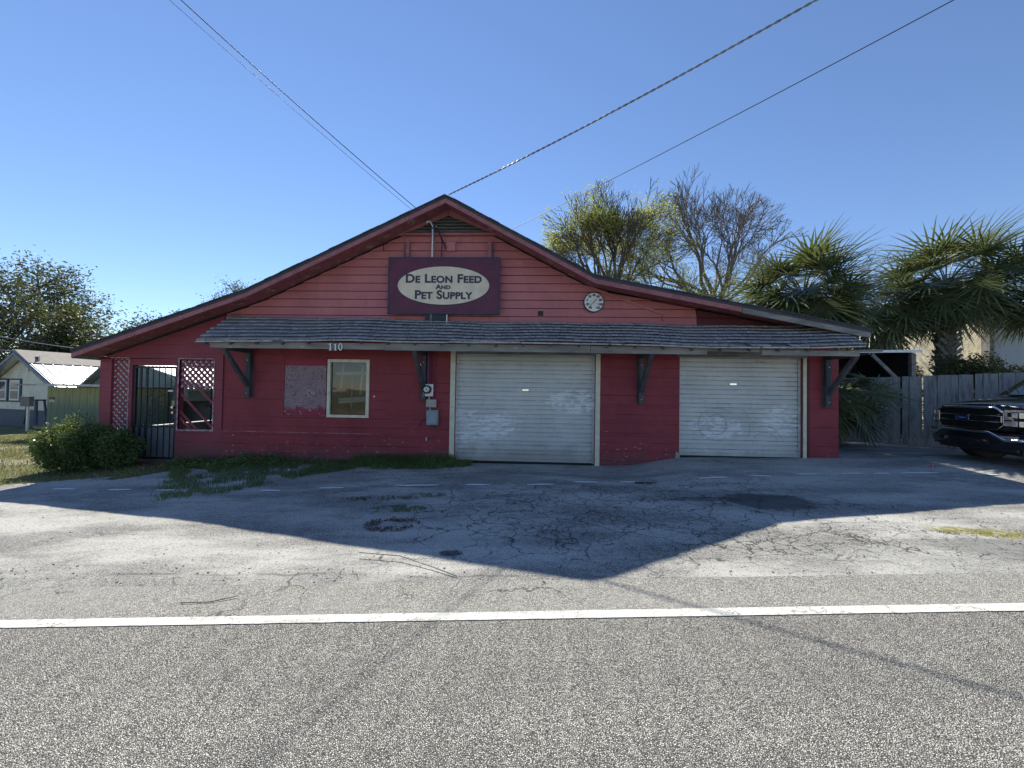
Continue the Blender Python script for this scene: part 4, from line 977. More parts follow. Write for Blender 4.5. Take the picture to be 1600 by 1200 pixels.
def tree(name, base, label, group, P, trunkL, r, lev, leafn=0, spread=.3, size=.1, lmat=None, d0=(0, 0, 1), filt=None, seed=1, bark=None):
    random.seed(seed); root = thing(name, base, label, 'tree', group); m = MB(); tips = []
    p = Vector(base); d = Vector(d0).normalized()
    m.tube([p - d * .3, p + d * trunkL * .5, p + d * trunkL], [r * 1.25, r * 1.05, r], 10); m.build('trunk', M_BARK, root, True)
    m = MB(); 
    nl = P.get('limbs', 3); a0 = R() * 6
    for k in range(nl):
        tl = lerp(P['lang'][0], P['lang'][1], sqrt((k + .5) / nl)) + U(-.06, .06); az_ = a0 + k * 2.39996
        grow(m, tips, p + d * trunkL * U(.88, 1.0), Vector((sin(tl) * cos(az_), sin(tl) * sin(az_), cos(tl))), P['L0'] * U(.85, 1.15), r * .7, lev, P)
    m.build('branches', bark or M_TWIG, root)
    if leafn:
        m = MB(); leaves(tips, leafn, spread, size, m, .5, filt); m.build('crown', lmat, root)
    return tips
PB = dict(nseg=3, wob=.09, up=.015, taper=.68, side=4, sidep=.35, rmin=.011, kids=3, kp=.45, ang=(.22, .55), len=(.70, .86), L0=2.1, limbs=9, lang=(.1, 1.2))
tree('bare_tree', (10.7, 14.5, .2), 'tall leafless tree with a dense fan of twigs behind the right roof slope', 'trees behind the store', dict(PB, L0=1.85, lang=(.05, 1.3), limbs=10, rmin=.0095), 6.8, .2, 6, seed=11)
PY = dict(PB, L0=1.6, limbs=8, lang=(.05, .75), rmin=.011)
tree('leafing_tree', (4.5, 13.4, .1), 'tree with sparse yellow green spring leaves left of the bare tree', 'trees behind the store', PY, 6.2, .19, 6, 8, .22, .055, M_YEL, filt=lambda p: mnoise.noise(p * .8) + .05 * (9.4 - p.z) > -.02, seed=23, bark=M_BARK)
PM = dict(PB, ang=(.3, .7), L0=1.6, limbs=6, lang=(.2, 1.1), sidep=.35, rmin=.009)
tree('small_leafing_tree', (7.5, 13.6, .1), 'lower thin tree with a haze of pale green leaves between the two taller trees', 'trees behind the store', dict(PM, L0=1.3), 5.2, .13, 5, 5, .25, .05, M_YEL, seed=5, bark=M_BARK)
# live oaks far left
PO = dict(nseg=3, wob=.22, up=.01, taper=.7, side=3, sidep=.4, rmin=.02, kids=3, kp=.6, ang=(.4, .95), len=(.66, .86), L0=2.9, limbs=5, lang=(.5, 1.15))
tree('live_oak', (-45.0, 22, -.5), 'big dark live oak with its crown rising straight above the white cottage roof', 'oaks behind the cottage', dict(PO, L0=2.4), 3.0, .45, 5, 12, .5, .17, M_OAK, seed=3)
tree('live_oak', (-47.5, 22, -.5), 'live oak farthest to the left, mostly outside the photo beyond the dark one', 'oaks behind the cottage', dict(PO, L0=3.4), 4.2, .45, 5, 12, .5, .17, M_OAK, seed=14)
tree('brownish_oak', (-39, 25, -.5), 'brown green rounded tree just right of the big dark oak', 'oaks behind the cottage', dict(PO, L0=1.5), 2.0, .3, 5, 10, .45, .15, M_OAK2, seed=9)
tree('far_oak', (-35.5, 26, -.5), 'low green tree crown between the cottage and the red roof slope', 'oaks behind the cottage', dict(PO, L0=1.9), 2.4, .3, 5, 10, .45, .15, M_OAK, seed=21)
tree('far_oak', (-30.5, 27, -.5), 'low green tree crown partly hidden by the left roof slope', 'oaks behind the cottage', dict(PO, L0=1.9), 2.6, .3, 5, 10, .45, .15, M_OAK, seed=33)
tree('roofline_tree', (-17.6, 15.5, -.3), 'small twiggy treetop peeping over the left roof slope', None, dict(PO, L0=.85, rmin=.012, up=.04, limbs=4), 6.2, .16, 4, 6, .2, .07, M_OAK, seed=8)

# sabal palms
def frond(m, md, base, az, el, Lp, Rf, dead=False):
    """one costapalmate leaf: arching petiole and a folded fan of narrow segments"""
    h = Vector((cos(az), sin(az), 0)); e = el; p = Vector(base); pts = [p.copy()]; n = 6
    droop = (.06 if not dead else .25) + U(0, .05)
    for k in range(n):
        d = h * cos(e) + zz * sin(e); p = p + d * Lp / n; pts.append(p.copy()); e -= droop
    m.tube(pts, [.022 * (1 - .5 * k / n) for k in range(n + 1)], 4, caps=False)
    d = (h * cos(e) + zz * sin(e)).normalized(); side = d.cross(zz).normalized() if abs(d.z) < .97 else Vector((-sin(az), cos(az), 0)); nrm = side.cross(d)
    tw = U(-.5, .5); side, nrm = side * cos(tw) + nrm * sin(tw), nrm * cos(tw) - side * sin(tw)
    ns = 22
    for k in range(ns):
        a = lerp(-2.15, 2.15, (k + .5) / ns) + U(-.03, .03); L = Rf * (1 - .22 * abs(a) / 2.15) * U(.88, 1.08)
        v = (d * cos(a) + side * sin(a) + nrm * (.22 * abs(sin(a)))).normalized()
        o = p + d * (.16 * (1 - abs(a) / 2.2)); wv_ = v.cross(nrm).normalized()
        q = o.copy(); hw = [.014, .030, .028, .016, .003]; g = U(.012, .06) if not dead else U(.12, .25); prev = None
        for j in range(5):
            s_ = j / 4
            pt = (q - wv_ * hw[j], q + wv_ * hw[j])
            if prev: md.quad(prev[0], prev[1], pt[1], pt[0])
            prev = pt; v = (v - zz * g * (1 + 2.2 * s_)).normalized(); q = q + v * L / 4
def palm(name, base, h, crown, label, nf=34, Lp=1.0, Rf=.95, seed=1, trunk=True, r=.2, elr=(-.9, 1.35), dry=6, azf=None):
    random.seed(seed); root = thing(name, base, label, 'palm tree', 'cabbage palms right of the store'); B_ = Vector(base); T = Vector(crown)
    if trunk:
        m = MB(); m.tube([B_ - zz * .3, B_.lerp(T, .5) + Vector((U(-.05, .05), 0, 0)), T], [r * 1.1, r, r * .85], 12); m.build('trunk', M_BARK, root, True)
        m = MB(); z = .35
        while z < 1:       # criss-cross leaf boots on the upper trunk
            for k in range(7):
                a = 2 * pi * (k + (.5 if int(z * 40) % 2 else 0)) / 7 + U(-.1, .1); o = B_.lerp(T, z) + Vector((cos(a), sin(a), 0)) * r * .9; out_ = Vector((cos(a), sin(a), 0)) * .13 + zz * .20
                tg = Vector((-sin(a), cos(a), 0)) * (.14 if k % 2 else -.14); m.bar(o, o + out_ + tg, .09, .035, (cos(a), sin(a), .2))
            z += .17 / max(h, .5)
        m.build('leaf_boots', M_OLDWOOD, root)
    m = MB(); md = MB()
    for k in range(nf):
        u = (k + .5) / nf; el = lerp(elr[1], elr[0], u ** .85) + U(-.12, .12); az = k * 2.39996 + U(-.3, .3)
        if azf and not azf(az % (2 * pi)): continue
        frond(m, md, T + Vector((cos(az), sin(az), 0)) * r * .5, az, el, Lp * U(.85, 1.15), Rf * U(.9, 1.1))
    m.build('leaf_stalks', M_BUSH, root); md.build('crown', M_PALM, root)
    if dry:
        m = MB(); md = MB()
        for k in range(dry): frond(m, md, T - zz * .1, U(0, 6.28), U(-1.2, -.7), Lp * .8, Rf * .85, True)
        m.build('dry_stalks', M_OLDWOOD, root); md.build('dry_leaves', M_DRYPALM, root)
palm('cabbage_palm', (7.95, 3.1, .2), 4.3, (7.95, 3.1, 4.6), 'leftmost cabbage palm rising close behind the right eave', 72, .85, 1.25, seed=4, elr=(-1.15, 1.35))
palm('cabbage_palm', (13.1, 6.6, .2), 3.6, (13.1, 6.5, 4.9), 'middle shaded cabbage palm with hanging leaves above the tin shed', 50, .85, 1.15, seed=7, elr=(-.85, 1.0), dry=5)
palm('cabbage_palm', (14.7, 5.9, .2), 4.8, (14.75, 5.9, 5.75), 'tallest cabbage palm with criss-cross leaf boots on its trunk, right of the shed', 60, 1.05, 1.5, seed=12, r=.26)
palm('cabbage_palm', (17.3, 5.4, .2), 4.8, (17.3, 5.4, 5.5), 'cabbage palm cut by the right edge of the photo', 50, 1.0, 1.4, seed=19)
palm('young_palm', (7.75, 1.75, .2), 1.2, (7.75, 1.75, 1.9), 'young palm with drooping leaves between the store corner and the fence', 38, .85, .75, seed=31, r=.12, elr=(-.95, .4), dry=2)

def bush(name, c, rx, ry, rz, n, size, mat, label, seed=1, clumps=26, cat='bush', group=None):
    random.seed(seed); root = thing(name, (c[0], c[1], zg(c[0], c[1])), label, cat, group); m = MB(); st_ = MB(); Cc = Vector(c)
    cl = []
    for k in range(clumps):
        v = Vector((random.gauss(0, 1), random.gauss(0, 1), random.gauss(0, 1))).normalized(); q = Cc + Vector((v.x * rx, v.y * ry, v.z * rz * (1 if v.z > 0 else .9))) * U(.45, .85); cl.append((q, U(.22, .42) * min(rx, ry, rz) * 1.3))
        base = Vector((Cc.x + v.x * rx * .2, Cc.y + v.y * ry * .2, zg(Cc.x, Cc.y))); st_.tube([base, base.lerp(q, .5) + Vector((U(-.05, .05), U(-.05, .05), .05)), q], [.016, .011, .006], 4, caps=False)
    for k in range(n):
        q, r_ = random.choice(cl); v = Vector((random.gauss(0, 1), random.gauss(0, 1), random.gauss(0, 1))).normalized(); p = q + v * r_ * (U(.55, 1.08) if R() < .9 else U(1, 1.45))
        if p.z < zg(p.x, p.y) + .01: continue
        a = (v * .6 + Vector((U(-1, 1), U(-1, 1), U(-1, .5)))).normalized() * size * U(.6, 1.25); b = Matrix.Rotation(R() * 6.28, 3, a) @ a.orthogonal().normalized() * a.length * .45
        m.quad(p - a, p - b, p + a, p + b)
    st_.build('stems', M_BARK, root); m.build('foliage', mat, root)
bush('hedge_bush', (-9.8, -.7, .24), .78, .52, .60, 26000, .032, M_BUSH, 'large leafy bush at the left corner of the store, half of it in shade', 3, 60)
bush('hedge_bush', (-8.95, -.55, .15), .62, .38, .46, 9000, .030, M_BUSH, 'lower dark shaded bush in front of the left lattice beside the gate', 5, 30)
bush('edge_bush', (-14.1, .3, .2), .55, .5, .62, 10000, .036, M_BUSH2, 'bright sunlit bush cut by the left edge of the photo', 6, 34)
bush('shrub', (14.2, 5.0, 1.7), 1.3, .8, 1.75, 16000, .05, M_OAK, 'dark shrub growing behind the fence beneath the tallest palm', 8, 34)
bush('yellow_shrub', (12.7, 5.3, 2.3), .6, .5, 1.2, 3500, .045, M_BUSH2, 'yellow green shrub beside the post of the tin shed', 9, 14)
bush('shrub', (16.6, 6.0, 1.6), 1.2, .8, 1.6, 12000, .05, M_OAK, 'dark shrub against the sunlit cream wall', 18, 26)

bush('shrub', (13.9, 8.3, 2.4), 2.3, 1.0, 2.1, 20000, .06, M_OAK, 'tall dark shrub filling the gap behind the tin shed under the palms', 28, 40)

# weeds along the wall, lawn blades, scraps of grass in the asphalt
def blades(name, n, where, h, wd, mat, label=None, lean=.5):
    m = MB()
    for k in range(n):
        x, y = where()
        if x is None: continue
        z = zg(x, y); a = R() * 6.28; H = h * U(.4, 1.2); L = Vector((cos(a), sin(a), 0)) * H * lean * U(.3, 1); s_ = Vector((-sin(a), cos(a), 0)) * wd
        b = Vector((x, y, z - .005)); m.quad(b - s_, b + s_, b + L * .4 + Vector((0, 0, H * .6)) + s_ * .7, b + L * .4 + Vector((0, 0, H * .6)) - s_ * .7); m.quad(b + L * .4 + Vector((0, 0, H * .6)) - s_ * .7, b + L * .4 + Vector((0, 0, H * .6)) + s_ * .7, b + L + Vector((0, 0, H)))
    return tag(m.build(name, mat), label, None, None, 'stuff')
random.seed(77)
def w_tall():
    x = U(-3.9, -1.62); y = -.05 - abs(random.gauss(0, .16)); return (x, y)
blades('tall_weeds', 3200, w_tall, .22, .0045, M_WEED)
def w_mid():
    x = U(-7.9, -1.25); lim = interp(x, [(-7.9, .5), (-7.2, 1.1), (-6.4, 2.2), (-5.6, 3.0), (-4.9, 2.6), (-4.4, 1.6), (-3.6, .85), (-1.9, .8), (-1.3, .35)])
    y = -U(.02, lim) * (1 if R() < .8 else 1.06)
    if mnoise.noise(Vector((x * 2.2, y * 2.6, 0))) < -.12 and y < -.35: return None, None
    return x, y
blades('low_weeds', 26000, w_mid, .095, .004, M_WEED)
def w_leafy(n, where, hmax, size, name, mat):
    m = MB()
    for k in range(n):
        x, y = where()
        if x is None: continue
        p = Vector((x, y, zg(x, y) + U(.005, hmax) * (.5 + .8 * max(0, mnoise.noise(Vector((x * 2.5, y * 2.5, 4))) + .4))))
        a = Vector((U(-1, 1), U(-1, 1), U(-.4, .6))).normalized() * size * U(.6, 1.3); b = Matrix.Rotation(R() * 6.28, 3, a) @ a.orthogonal().normalized() * a.length * .5; m.quad(p - a, p - b, p + a, p + b)
    return tag(m.build(name, mat), kind='stuff')
def w_mound(): x = random.gauss(-6.5, .75); y = -.12 - abs(random.gauss(0, .33)); return (x, y) if -7.9 < x < -4.2 else (None, None)
w_leafy(9000, w_mound, .20, .022, 'leafy_weeds', M_WEED)
def w_cor(): return U(-2.1, -1.35), -U(.05, .6)
w_leafy(1400, w_cor, .12, .016, 'corner_weeds', M_WEED)
def patch(cx, cy, rx, ry):
    def f():
        a = R() * 6.28; r_ = sqrt(R()); x, y = cx + rx * r_ * cos(a), cy + ry * r_ * sin(a)
        return (x, y) if mnoise.noise(Vector((x * 5, y * 5, 1))) > -.15 else (None, None)
    return f
blades('asphalt_grass', 1300, patch(-1.78, -3.45, .40, .16), .03, .003, M_WEED, lean=1)
blades('asphalt_grass', 500, patch(-1.55, -2.75, .30, .12), .03, .003, M_WEED, lean=1)
M_MOSS = leaf_mat('yellow_grass', (.26, .24, .07), (.36, .34, .12), .7, .3)
blades('yellow_grass_patch', 1200, patch(4.95, -4.35, .55, .12), .018, .003, M_MOSS, lean=1.3)
def lawn_pt():
    y = U(-2.6, 8); x = U(-20, -7.6); 
    if lot_in(x, y) and y > -5.7: return None, None
    if x > -10.1 and y > -.02: return None, None
    return x, y
M_LAWNB = leaf_mat('lawn_blade', (.20, .21, .08), (.34, .31, .13), .7, .3)
blades('lawn_grass', 42000, lawn_pt, .06, .007, M_LAWNB, lean=1)
def lawn_edge():
    x = U(-9.8, -8.2); y = -1.75 + .42 * (x + 8.6) * (1 if x < -8.6 else .25) + random.gauss(0, .06) + .06; return x, y
# loose litter: dead leaves and bits of broken asphalt
random.seed(5)
m = MB()
def leaf_bits(n, where, s_):
    for k in range(n):
        x, y = where(); 
        if x is None: continue
        p = Vector((x, y, zg(x, y) + .008 + R() * .012)); a = Vector((U(-1, 1), U(-1, 1), U(-.3, .5))).normalized() * s_ * U(.5, 1.3); b = Vector((-a.y, a.x, U(-.4, .4) * a.length)) * .5; m.quad(p - a, p - b, p + a, p + b)
leaf_bits(420, patch(-1.64, -4.1, .34, .26), .022); leaf_bits(260, patch(-2.2, -2.95, .6, .12), .02); leaf_bits(160, patch(1.98, -1.9, .22, .06), .02); leaf_bits(380, lambda: (U(-1.6, 1.5), -U(.06, .5) ), .014)
leaf_bits(260, lambda: (U(-8.5, 6.5), U(-5.4, -.2)), .010); leaf_bits(500, lambda: (U(-7.9, -1.3), -U(.1, 1.6)), .02)
tag(m.build('dead_leaves', pm('dead_leaf', (.07, .045, .035), (.12, .08, .05), 30, .9)), kind='stuff')
m = MB()
for (x, y, s_) in [(-2.0, -.62, .07), (-1.86, -.66, .05), (-5.6, -1.15, .025), (-1.55, -.5, .03), (-4.9, -.9, .02)]: m.hexa([(x - s_, y - s_ * .4, zg(x, y)), (x + s_, y - s_ * .3, zg(x, y)), (x + s_ * .8, y + s_ * .4, zg(x, y)), (x - s_ * .7, y + s_ * .35, zg(x, y))], [(x - s_ * .8, y - s_ * .3, zg(x, y) + .02), (x + s_ * .7, y - s_ * .2, zg(x, y) + .03), (x + s_ * .6, y + s_ * .3, zg(x, y) + .02), (x - s_ * .6, y + s_ * .25, zg(x, y) + .03)])
tag(m.build('paper_scraps', M_WHITE), kind='stuff')
tw = MB(); tw.tube([(-1.62, -5.05, .0), (-1.2, -5.12, .01), (-.85, -5.3, .0), (-.6, -5.45, -.005)], .005, 4); tag(tw.build('dry_twig', M_OLDWOOD), 'thin dry twig lying across the sunlit edge of the lot', 'twig')
tw = MB(); tw.tube([(-2.62, -5.92, -.065), (-2.4, -5.9, -.06), (-2.25, -5.82, -.05)], .004, 4); tag(tw.build('dry_twig', M_BARK), 'short dark twig on the road shoulder at lower left', 'twig')
m = MB()      # loose gravel along the wall, the seam and in the broken area
def pebble(x, y, s_):
    z = zg(x, y); m.hexa([(x + s_ * U(.7, 1.2) * cos(a_), y + s_ * U(.7, 1.2) * sin(a_), z - .002) for a_ in (0, 1.3, 2.5, 3.8, 5)], [(x + s_ * U(.4, .8) * cos(a_), y + s_ * U(.4, .8) * sin(a_), z + s_ * U(.5, .9)) for a_ in (0, 1.3, 2.5, 3.8, 5)])
for k in range(900):
    r_ = R()
    if r_ < .35: x, y = U(-6, 6.5), -abs(random.gauss(0, .35)) - .03
    elif r_ < .6: x, y = U(-6, 6), random.gauss(-5.42, .12)
    elif r_ < .8: x, y = random.gauss(4.2, 1.2), random.gauss(-4.4, .35)
    else: x, y = U(-7, 7), U(-5.6, -1)
    pebble(x, y, U(.004, .013))
tag(m.build('gravel', pm('gravel_stone', (.34, .33, .31), (.16, .155, .15), 60, .9)), kind='stuff')
fg = thing('survey_flag', (7.4, -1.19, .22), 'small red survey ribbon marker on the ground in front of the truck', 'marker')
M_RIB = pm('red_ribbon', (.75, .10, .10), None, 5, .5); zf = zg(7.4, -1.19)
m = MB(); m.tube([(7.4, -1.19, zf), (7.4, -1.19, zf + .09)], .004, 4); m.build('pin', M_GALV, fg)
m = MB()
for a in (0, 1.3, 2.6, 4.0, 5.2): m.bar((7.4, -1.19, zf + .07), (7.4 + .06 * cos(a), -1.19 + .06 * sin(a), zf + .02 + .03 * (a > 2)), .016, .004)
m.build('ribbon', M_RIB, fg)

# ------------------------------------------------------------------ pickup truck
# local frame: +x towards the front, y to the truck's left, z up; front bumper at x = 0
hd = Vector((-.98, .196, 0)).normalized(); lf = Vector((-hd.y, hd.x, 0)); F0 = Vector((8.66, -.50, .30))
SC = 1.07
XT = Matrix(((hd.x * SC, lf.x * SC, 0, F0.x), (hd.y * SC, lf.y * SC, 0, F0.y), (0, 0, SC, F0.z), (0, 0, 0, 1)))
M_CAR = NT('black_car_paint'); M_CAR.b.inputs['Coat Weight'].default_value = 1; M_CAR.b.inputs['Coat Roughness'].default_value = .03
M_CAR = M_CAR.done((.006, .007, .012), .25)
M_TRIM = pm('black_trim', (.012, .012, .014), (.018, .018, .02), 20, .45)
M_CGLASS = NT('dark_car_glass').done((.01, .014, .018), .04, spec=.8)
M_LENS = NT('lamp_lens'); M_LENS.b.inputs['Coat Weight'].default_value = 1; M_LENS = M_LENS.done((.62, .63, .66), .15, .6)
M_AMBER = pm('amber_lens', (.75, .22, .05), None, 5, .2)
trk = thing('pickup_truck', tuple(F0), 'black pickup truck with chrome framed grille parked before the grey board fence', 'pickup truck')
def loft(secs, name, mat, parent, cap=True, smooth=True, bevel=0):
    m = MB(); n = len(secs[0][1])
    for x, prof in secs:
        for (y, z, *dx) in prof: m.v.append((x + (dx[0] if dx else 0), y, z))
    for i in range(len(secs) - 1):
        for j in range(n): a = i * n + j; b = i * n + (j + 1) % n; m.f.append((a, b, b + n, a + n))
    if cap: m.f.append(tuple(range(n))[::-1]); m.f.append(tuple((len(secs) - 1) * n + j for j in range(n)))
    o = m.build(name, mat, parent, smooth, xf=XT)
    if smooth:
        md_ = o.modifiers.new('subd', 'SUBSURF'); md_.levels = md_.render_levels = 2
    return o
def sec(x, hw, zb, zt, crown=.05, tuck=.04, bow=0):
    # closed ring around the section (y,z)
    q = [(-hw + tuck, zb), (-hw, zb + .12), (-hw, (zb + zt) / 2), (-hw + .02, zt - .10), (-hw + .10, zt - .015), (-hw * .5, zt + crown * .8), (0, zt + crown)]
    q += [(-a, b) for a, b in q[:-1][::-1]]; q += [(0, zb)]
    return x, [(y, z, -bow * (y / hw) ** 2) for y, z in q]
body = loft([sec(-.10, .93, .42, 1.02, .02, bow=.16), sec(-.13, .955, .42, 1.08, .03, bow=.15), sec(-.22, .975, .40, 1.12, .035, bow=.12), sec(-.45, .99, .40, 1.155, .06, bow=.08), sec(-1.0, 1.0, .40, 1.20, .075), sec(-1.25, 1.01, .40, 1.20, .06), sec(-1.55, 1.01, .40, 1.19, .04), sec(-4.0, 1.01, .42, 1.19, .0), sec(-4.05, 1.01, .42, 1.25, .0), sec(-5.6, 1.0, .45, 1.28, .0), sec(-5.75, .98, .48, 1.27, .0)], 'body', M_CAR, trk)
def csec(x, hw, zb, hwt, zt): return x, [(-hw, zb), (-hw * .99, zb + .12), (-hwt - .03, zt - .16), (-hwt + .06, zt - .02), (0, zt + .02), (hwt - .06, zt - .02), (hwt + .03, zt - .16), (hw * .99, zb + .12), (hw, zb), (0, zb)]
cab = loft([csec(-1.10, .86, 1.18, .80, 1.24), csec(-1.16, .88, 1.17, .82, 1.29), csec(-1.54, .92, 1.15, .78, 1.64), csec(-1.86, .94, 1.15, .74, 1.90), csec(-2.05, .95, 1.15, .72, 1.97), csec(-3.0, .95, 1.15, .73, 1.99), csec(-3.7, .95, 1.15, .73, 1.93), csec(-3.95, .94, 1.15, .76, 1.80), csec(-4.02, .93, 1.15, .85, 1.3)], 'cab', M_CAR, trk)
m = MB()
Wp = lambda y, t_: (lerp(-1.14, -1.87, t_) + .03 - .05 * y * y, y * lerp(.84, .70, t_), lerp(1.275, 1.93, t_) + .012)
for i in range(8):
    for j in range(5):
        y1, y2 = lerp(-1, 1, i / 8), lerp(-1, 1, (i + 1) / 8); a, b = j / 5, (j + 1) / 5; m.quad(Wp(y1, a), Wp(y2, a), Wp(y2, b), Wp(y1, b))
m.build('windshield', M_CGLASS, trk, True, xf=XT)
for sgn in (1, -1):
    m = MB(); m.quad((-1.75, sgn * .955, 1.27), (-3.85, sgn * .965, 1.27), (-3.7, sgn * .80, 1.80), (-2.15, sgn * .79, 1.80)); m.build('side_window', M_CGLASS, trk, xf=XT)
    m = MB(); m.hexa([(-1.65, sgn * 1.0, 1.24), (-1.80, sgn * 1.0, 1.24), (-1.80, sgn * 1.20, 1.26), (-1.68, sgn * 1.20, 1.26)], [(-1.67, sgn * 1.0, 1.42), (-1.79, sgn * 1.0, 1.42), (-1.79, sgn * 1.20, 1.46), (-1.70, sgn * 1.20, 1.46)]); m.build('mirror', M_CAR, trk, xf=XT, bevel=.03)
    for x in (-2.7, -3.75):
        m = MB(); m.box(x - .12, x + .08, sgn * 1.02 - .015, sgn * 1.02 + .02, 1.05, 1.08); m.build('door_handle', M_CHROME, trk, xf=XT)
bow = lambda y: -.15 * (y / .97) ** 2
def facebar(m, pts, w_, d_, x0=0.0):     # strip along the bowed face; pts (y,z)
    m.tube([(x0 + bow(a), a, b) for a, b in pts], w_ * .55, 10)
def seg(pts, n=4):
    out = []
    for (a, b), (c, d) in zip(pts, pts[1:]): out += [(lerp(a, c, k / n), lerp(b, d, k / n)) for k in range(n)]
    return out + [pts[-1]]
# grille backing, following the bow
m = MB(); N = 12
for k in range(N):
    a, b = lerp(-.66, .66, k / N), lerp(-.66, .66, (k + 1) / N); m.hexa([(-.03 + bow(a), a, .66), (-.03 + bow(b), b, .66), (-.3, b, .66), (-.3, a, .66)], [(-.03 + bow(a), a, 1.05), (-.03 + bow(b), b, 1.05), (-.3, b, 1.05), (-.3, a, 1.05)])
gr = m.build('grille', M_TRIM, trk, xf=XT)
m = MB()
for k in range(10):
    z = .69 + k * .035; facebar(m, seg([(-.62, z), (.62, z)], 6), .008, .012, -.022)
for k in range(30): y = lerp(-.6, .6, k / 29); m.bar((-.024 + bow(y), y, .68), (-.024 + bow(y), y, 1.03), .006, .01, (0, 1, 0))
m.build('grille_mesh', M_TRIM, gr, xf=XT)
m = MB(); fr = [(-.56, 1.045), (.56, 1.045), (.68, .97), (.68, .76), (.58, .665), (-.58, .665), (-.68, .76), (-.68, .97), (-.56, 1.045)]
facebar(m, seg(fr[:2] , 8) + seg(fr[1:3], 2)[1:], .042, .03, .0); facebar(m, seg(fr[7:], 2), .042, .03, 0.0); m.build('chrome_surround', M_CHROME, gr, True, xf=XT)
m = MB(); facebar(m, seg(fr[2:4] , 2) + seg(fr[3:8], 5)[1:], .016, .02, -.002)
for z in (.905, .80): facebar(m, seg([(-.62, z), (.62, z)], 10), .014, .02, .002)
for s_ in (-1, 1): facebar(m, [(s_ * .62, .905), (s_ * .655, .905), (s_ * .655, .80), (s_ * .62, .80)], .018, .02, .004)
m.build('grille_bar', M_CHROME, gr, xf=XT)
m = MB(); n = 32
for k in range(n):
    a, b = 2 * pi * k / n, 2 * pi * (k + 1) / n; P_ = lambda q, s_, x: (x, .155 * s_ * cos(q), .853 + .062 * s_ * sin(q)); m.hexa([P_(a, 1, .01), P_(b, 1, .01), P_(b, .86, .01), P_(a, .86, .01)], [P_(a, 1, .032), P_(b, 1, .032), P_(b, .86, .032), P_(a, .86, .032)])
em = m.build('emblem_rim', M_CHROME, gr, xf=XT)
m = MB(); m.hexa([(.0, .135 * cos(2 * pi * k / n), .853 + .054 * sin(2 * pi * k / n)) for k in range(n)], [(.022, .135 * cos(2 * pi * k / n), .853 + .054 * sin(2 * pi * k / n)) for k in range(n)]); m.build('emblem', pm('emblem_blue', (.01, .03, .12), None, 5, .25), gr, xf=XT)
m = MB(); pts = [(-.10, .84), (-.085, .87), (-.065, .875), (-.055, .86), (-.07, .845), (-.05, .84), (-.03, .855), (-.01, .84), (.01, .857), (.03, .84), (.05, .857), (.07, .845), (.095, .862)]
m.tube([(.024, y, z) for y, z in pts], .0035, 4); m.build('emblem_script', M_CHROME, gr, xf=XT)
# headlamps
for sgn in (1, -1):
    m = MB(); ys = [.70, .78, .86, .93, .975, .995]; xs_ = [bow(.70) + .005, bow(.78) + .005, bow(.86), bow(.93) - .02, -.22, -.42]
    for k in range(5):
        a, b = ys[k] * sgn, ys[k + 1] * sgn; q = [(xs_[k], a, .72), (xs_[k + 1], b, .73), (xs_[k + 1] - .06, b * .96, .73), (xs_[k] - .06, a * .96, .72)]; q2 = [(x, y, 1.02 if k < 4 else 1.0) for x, y, z in q]
        m.hexa(q if sgn > 0 else q[::-1], q2 if sgn > 0 else q2[::-1])
    hl = m.build('headlight', M_CGLASS, trk, xf=XT)
    m = MB()
    def hb(y0, y1, z0, z1, e=.006):
        X = lambda y: interp(abs(y), list(zip(ys, xs_))); m.hexa([(X(y0) - .01, sgn * y0, z0), (X(y1) - .01, sgn * y1, z0), (X(y1) + e, sgn * y1 * 1.006, z0), (X(y0) + e, sgn * y0 * 1.006, z0)], [(X(y0) - .01, sgn * y0, z1), (X(y1) - .01, sgn * y1, z1), (X(y1) + e, sgn * y1 * 1.006, z1), (X(y0) + e, sgn * y0 * 1.006, z1)])
    hb(.70, .79, .975, 1.015); hb(.79, .93, .985, 1.02); hb(.70, .735, .90, .97); hb(.70, .79, .745, .83); hb(.70, .80, .85, .90); hb(.93, .975, .96, 1.01)
    m.build('lamp_surround', M_LENS, hl, xf=XT)
    for y0, z0 in ((.80, .885), (.885, .885), (.80, .745), (.885, .745)):
        m = MB(); hb(y0, y0 + .07, z0, z0 + .085, .01); o_ = m.build('lamp', M_CHROME, hl, xf=XT)
        m = MB(); hb(y0 + .012, y0 + .058, z0 + .015, z0 + .07, .014); m.build('lamp_glass', M_LENS, hl, xf=XT)
    m = MB(); hb(.80, .985, .838, .872, .012); m.build('amber_strip', M_AMBER, hl, xf=XT)
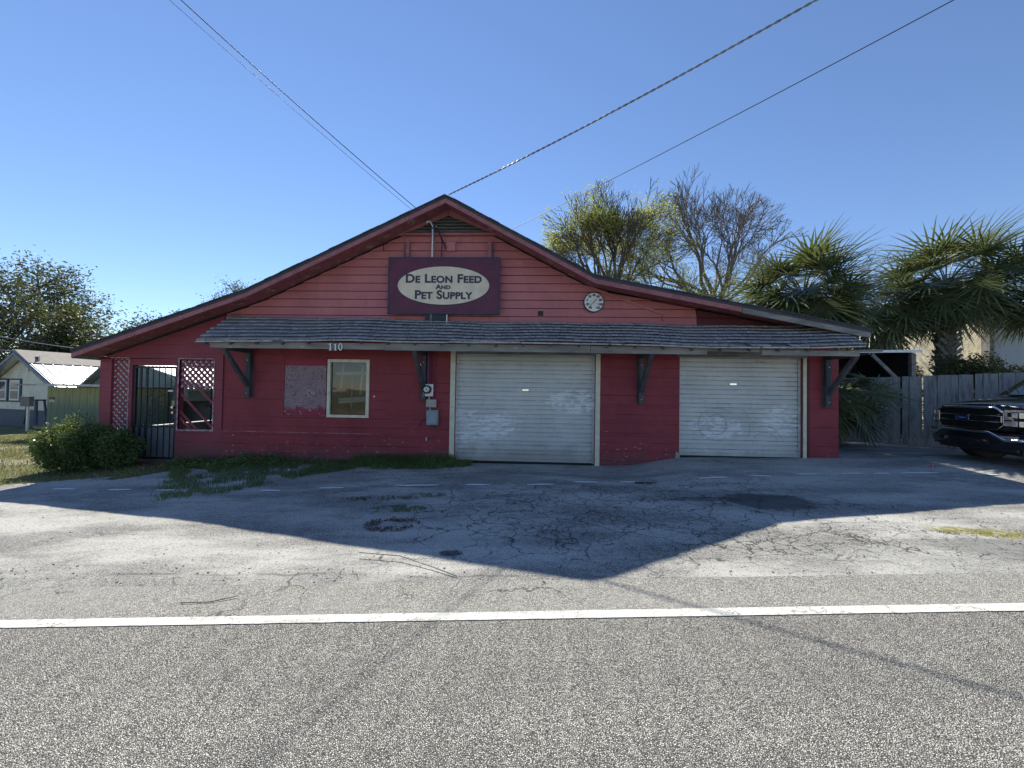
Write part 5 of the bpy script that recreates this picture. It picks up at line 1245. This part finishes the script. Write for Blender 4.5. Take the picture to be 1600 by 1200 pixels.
# bumper
def bsec(x, y): return x
m = MB(); N = 20
for k in range(N):
    a, b = lerp(-.98, .98, k / N), lerp(-.98, .98, (k + 1) / N); g = lambda y: .05 + bow(y) * 1.15
    m.hexa([(g(a) - .04, a, .36), (g(b) - .04, b, .36), (-.5, b, .36), (-.5, a, .36)], [(g(a), a, .62), (g(b), b, .62), (-.5, b, .63), (-.5, a, .63)])
bp = m.build('bumper', M_CAR, trk, xf=XT)
m = MB(); line = seg([(-.97, .52), (-.74, .50), (-.52, .62), (.52, .62), (.74, .50), (.97, .52)], 6)
m.tube([(.055 + bow(a) * 1.15, a, b) for a, b in line], .024, 10)
m.build('chrome_strip', M_CHROME, bp, True, xf=XT)
m = MB(); facebar(m, seg([(-.50, .45), (.50, .45)], 8), .09, .012, .02); m.build('lower_intake', M_TRIM, bp, xf=XT)
m = MB(); facebar(m, seg([(-.85, .335), (.85, .335)], 8), .05, .1, -.02); m.build('air_dam', M_TRIM, bp, xf=XT)
for sgn in (1, -1):
    m = MB(); m.bar((.052 + bow(.72) * 1.15, sgn * .66, .555), (.045 + bow(.88) * 1.15, sgn * .90, .555), .02, .04, (0, 0, 1)); m.build('fog_light', M_LENS, bp, xf=XT)
    m = MB(); m.bar((.06 + bow(.3), sgn * .28, .45), (.055 + bow(.36), sgn * .36, .45), .04, .05); m.build('tow_hook', M_CHROME, bp, xf=XT)
m = MB(); m.box(-.75, -.2, -.85, .85, .25, .5); m.box(-5.4, -.7, -.5, .5, .28, .5); m.build('chassis', M_BLACK, trk, xf=XT)
for x in (-.95, -4.65):
    for sgn in (1, -1):
        m = MB(); m.tube([(x, sgn * .74, .40), (x, sgn * .76, .40), (x, sgn * .98, .40), (x, sgn * 1.0, .40)], [.36, .40, .40, .36], 32); wl = bpy.data.objects.new('wheel', None); C.objects.link(wl); wl.parent = trk; wl.location = (XT @ Vector((x, sgn * .87, .40))) - trk.location
        m.build('tyre', M_BLACK, wl, xf=XT)
        m = MB(); m.tube([(x, sgn * 1.001, .40), (x, sgn * 1.012, .40)], [.25, .24], 24)
        for k in range(6): a = k * pi / 3; m.bar((x, sgn * 1.014, .40), (x + .23 * cos(a), sgn * 1.014, .40 + .23 * sin(a)), .05, .012, (0, 1, 0))
        m.build('rim', M_GALV, wl, xf=XT)
        m = MB(); m.tube([(x + .46 * cos(a), sgn * 1.012, .40 + .46 * sin(a)) for a in [pi * k / 16 for k in range(17)]], .035, 6); m.build('wheel_arch', M_TRIM, trk, xf=XT)
m = MB(); m.box(-5.79, -5.74, -.75, .75, .8, 1.2); m.build('tailgate', M_CAR, trk, xf=XT)
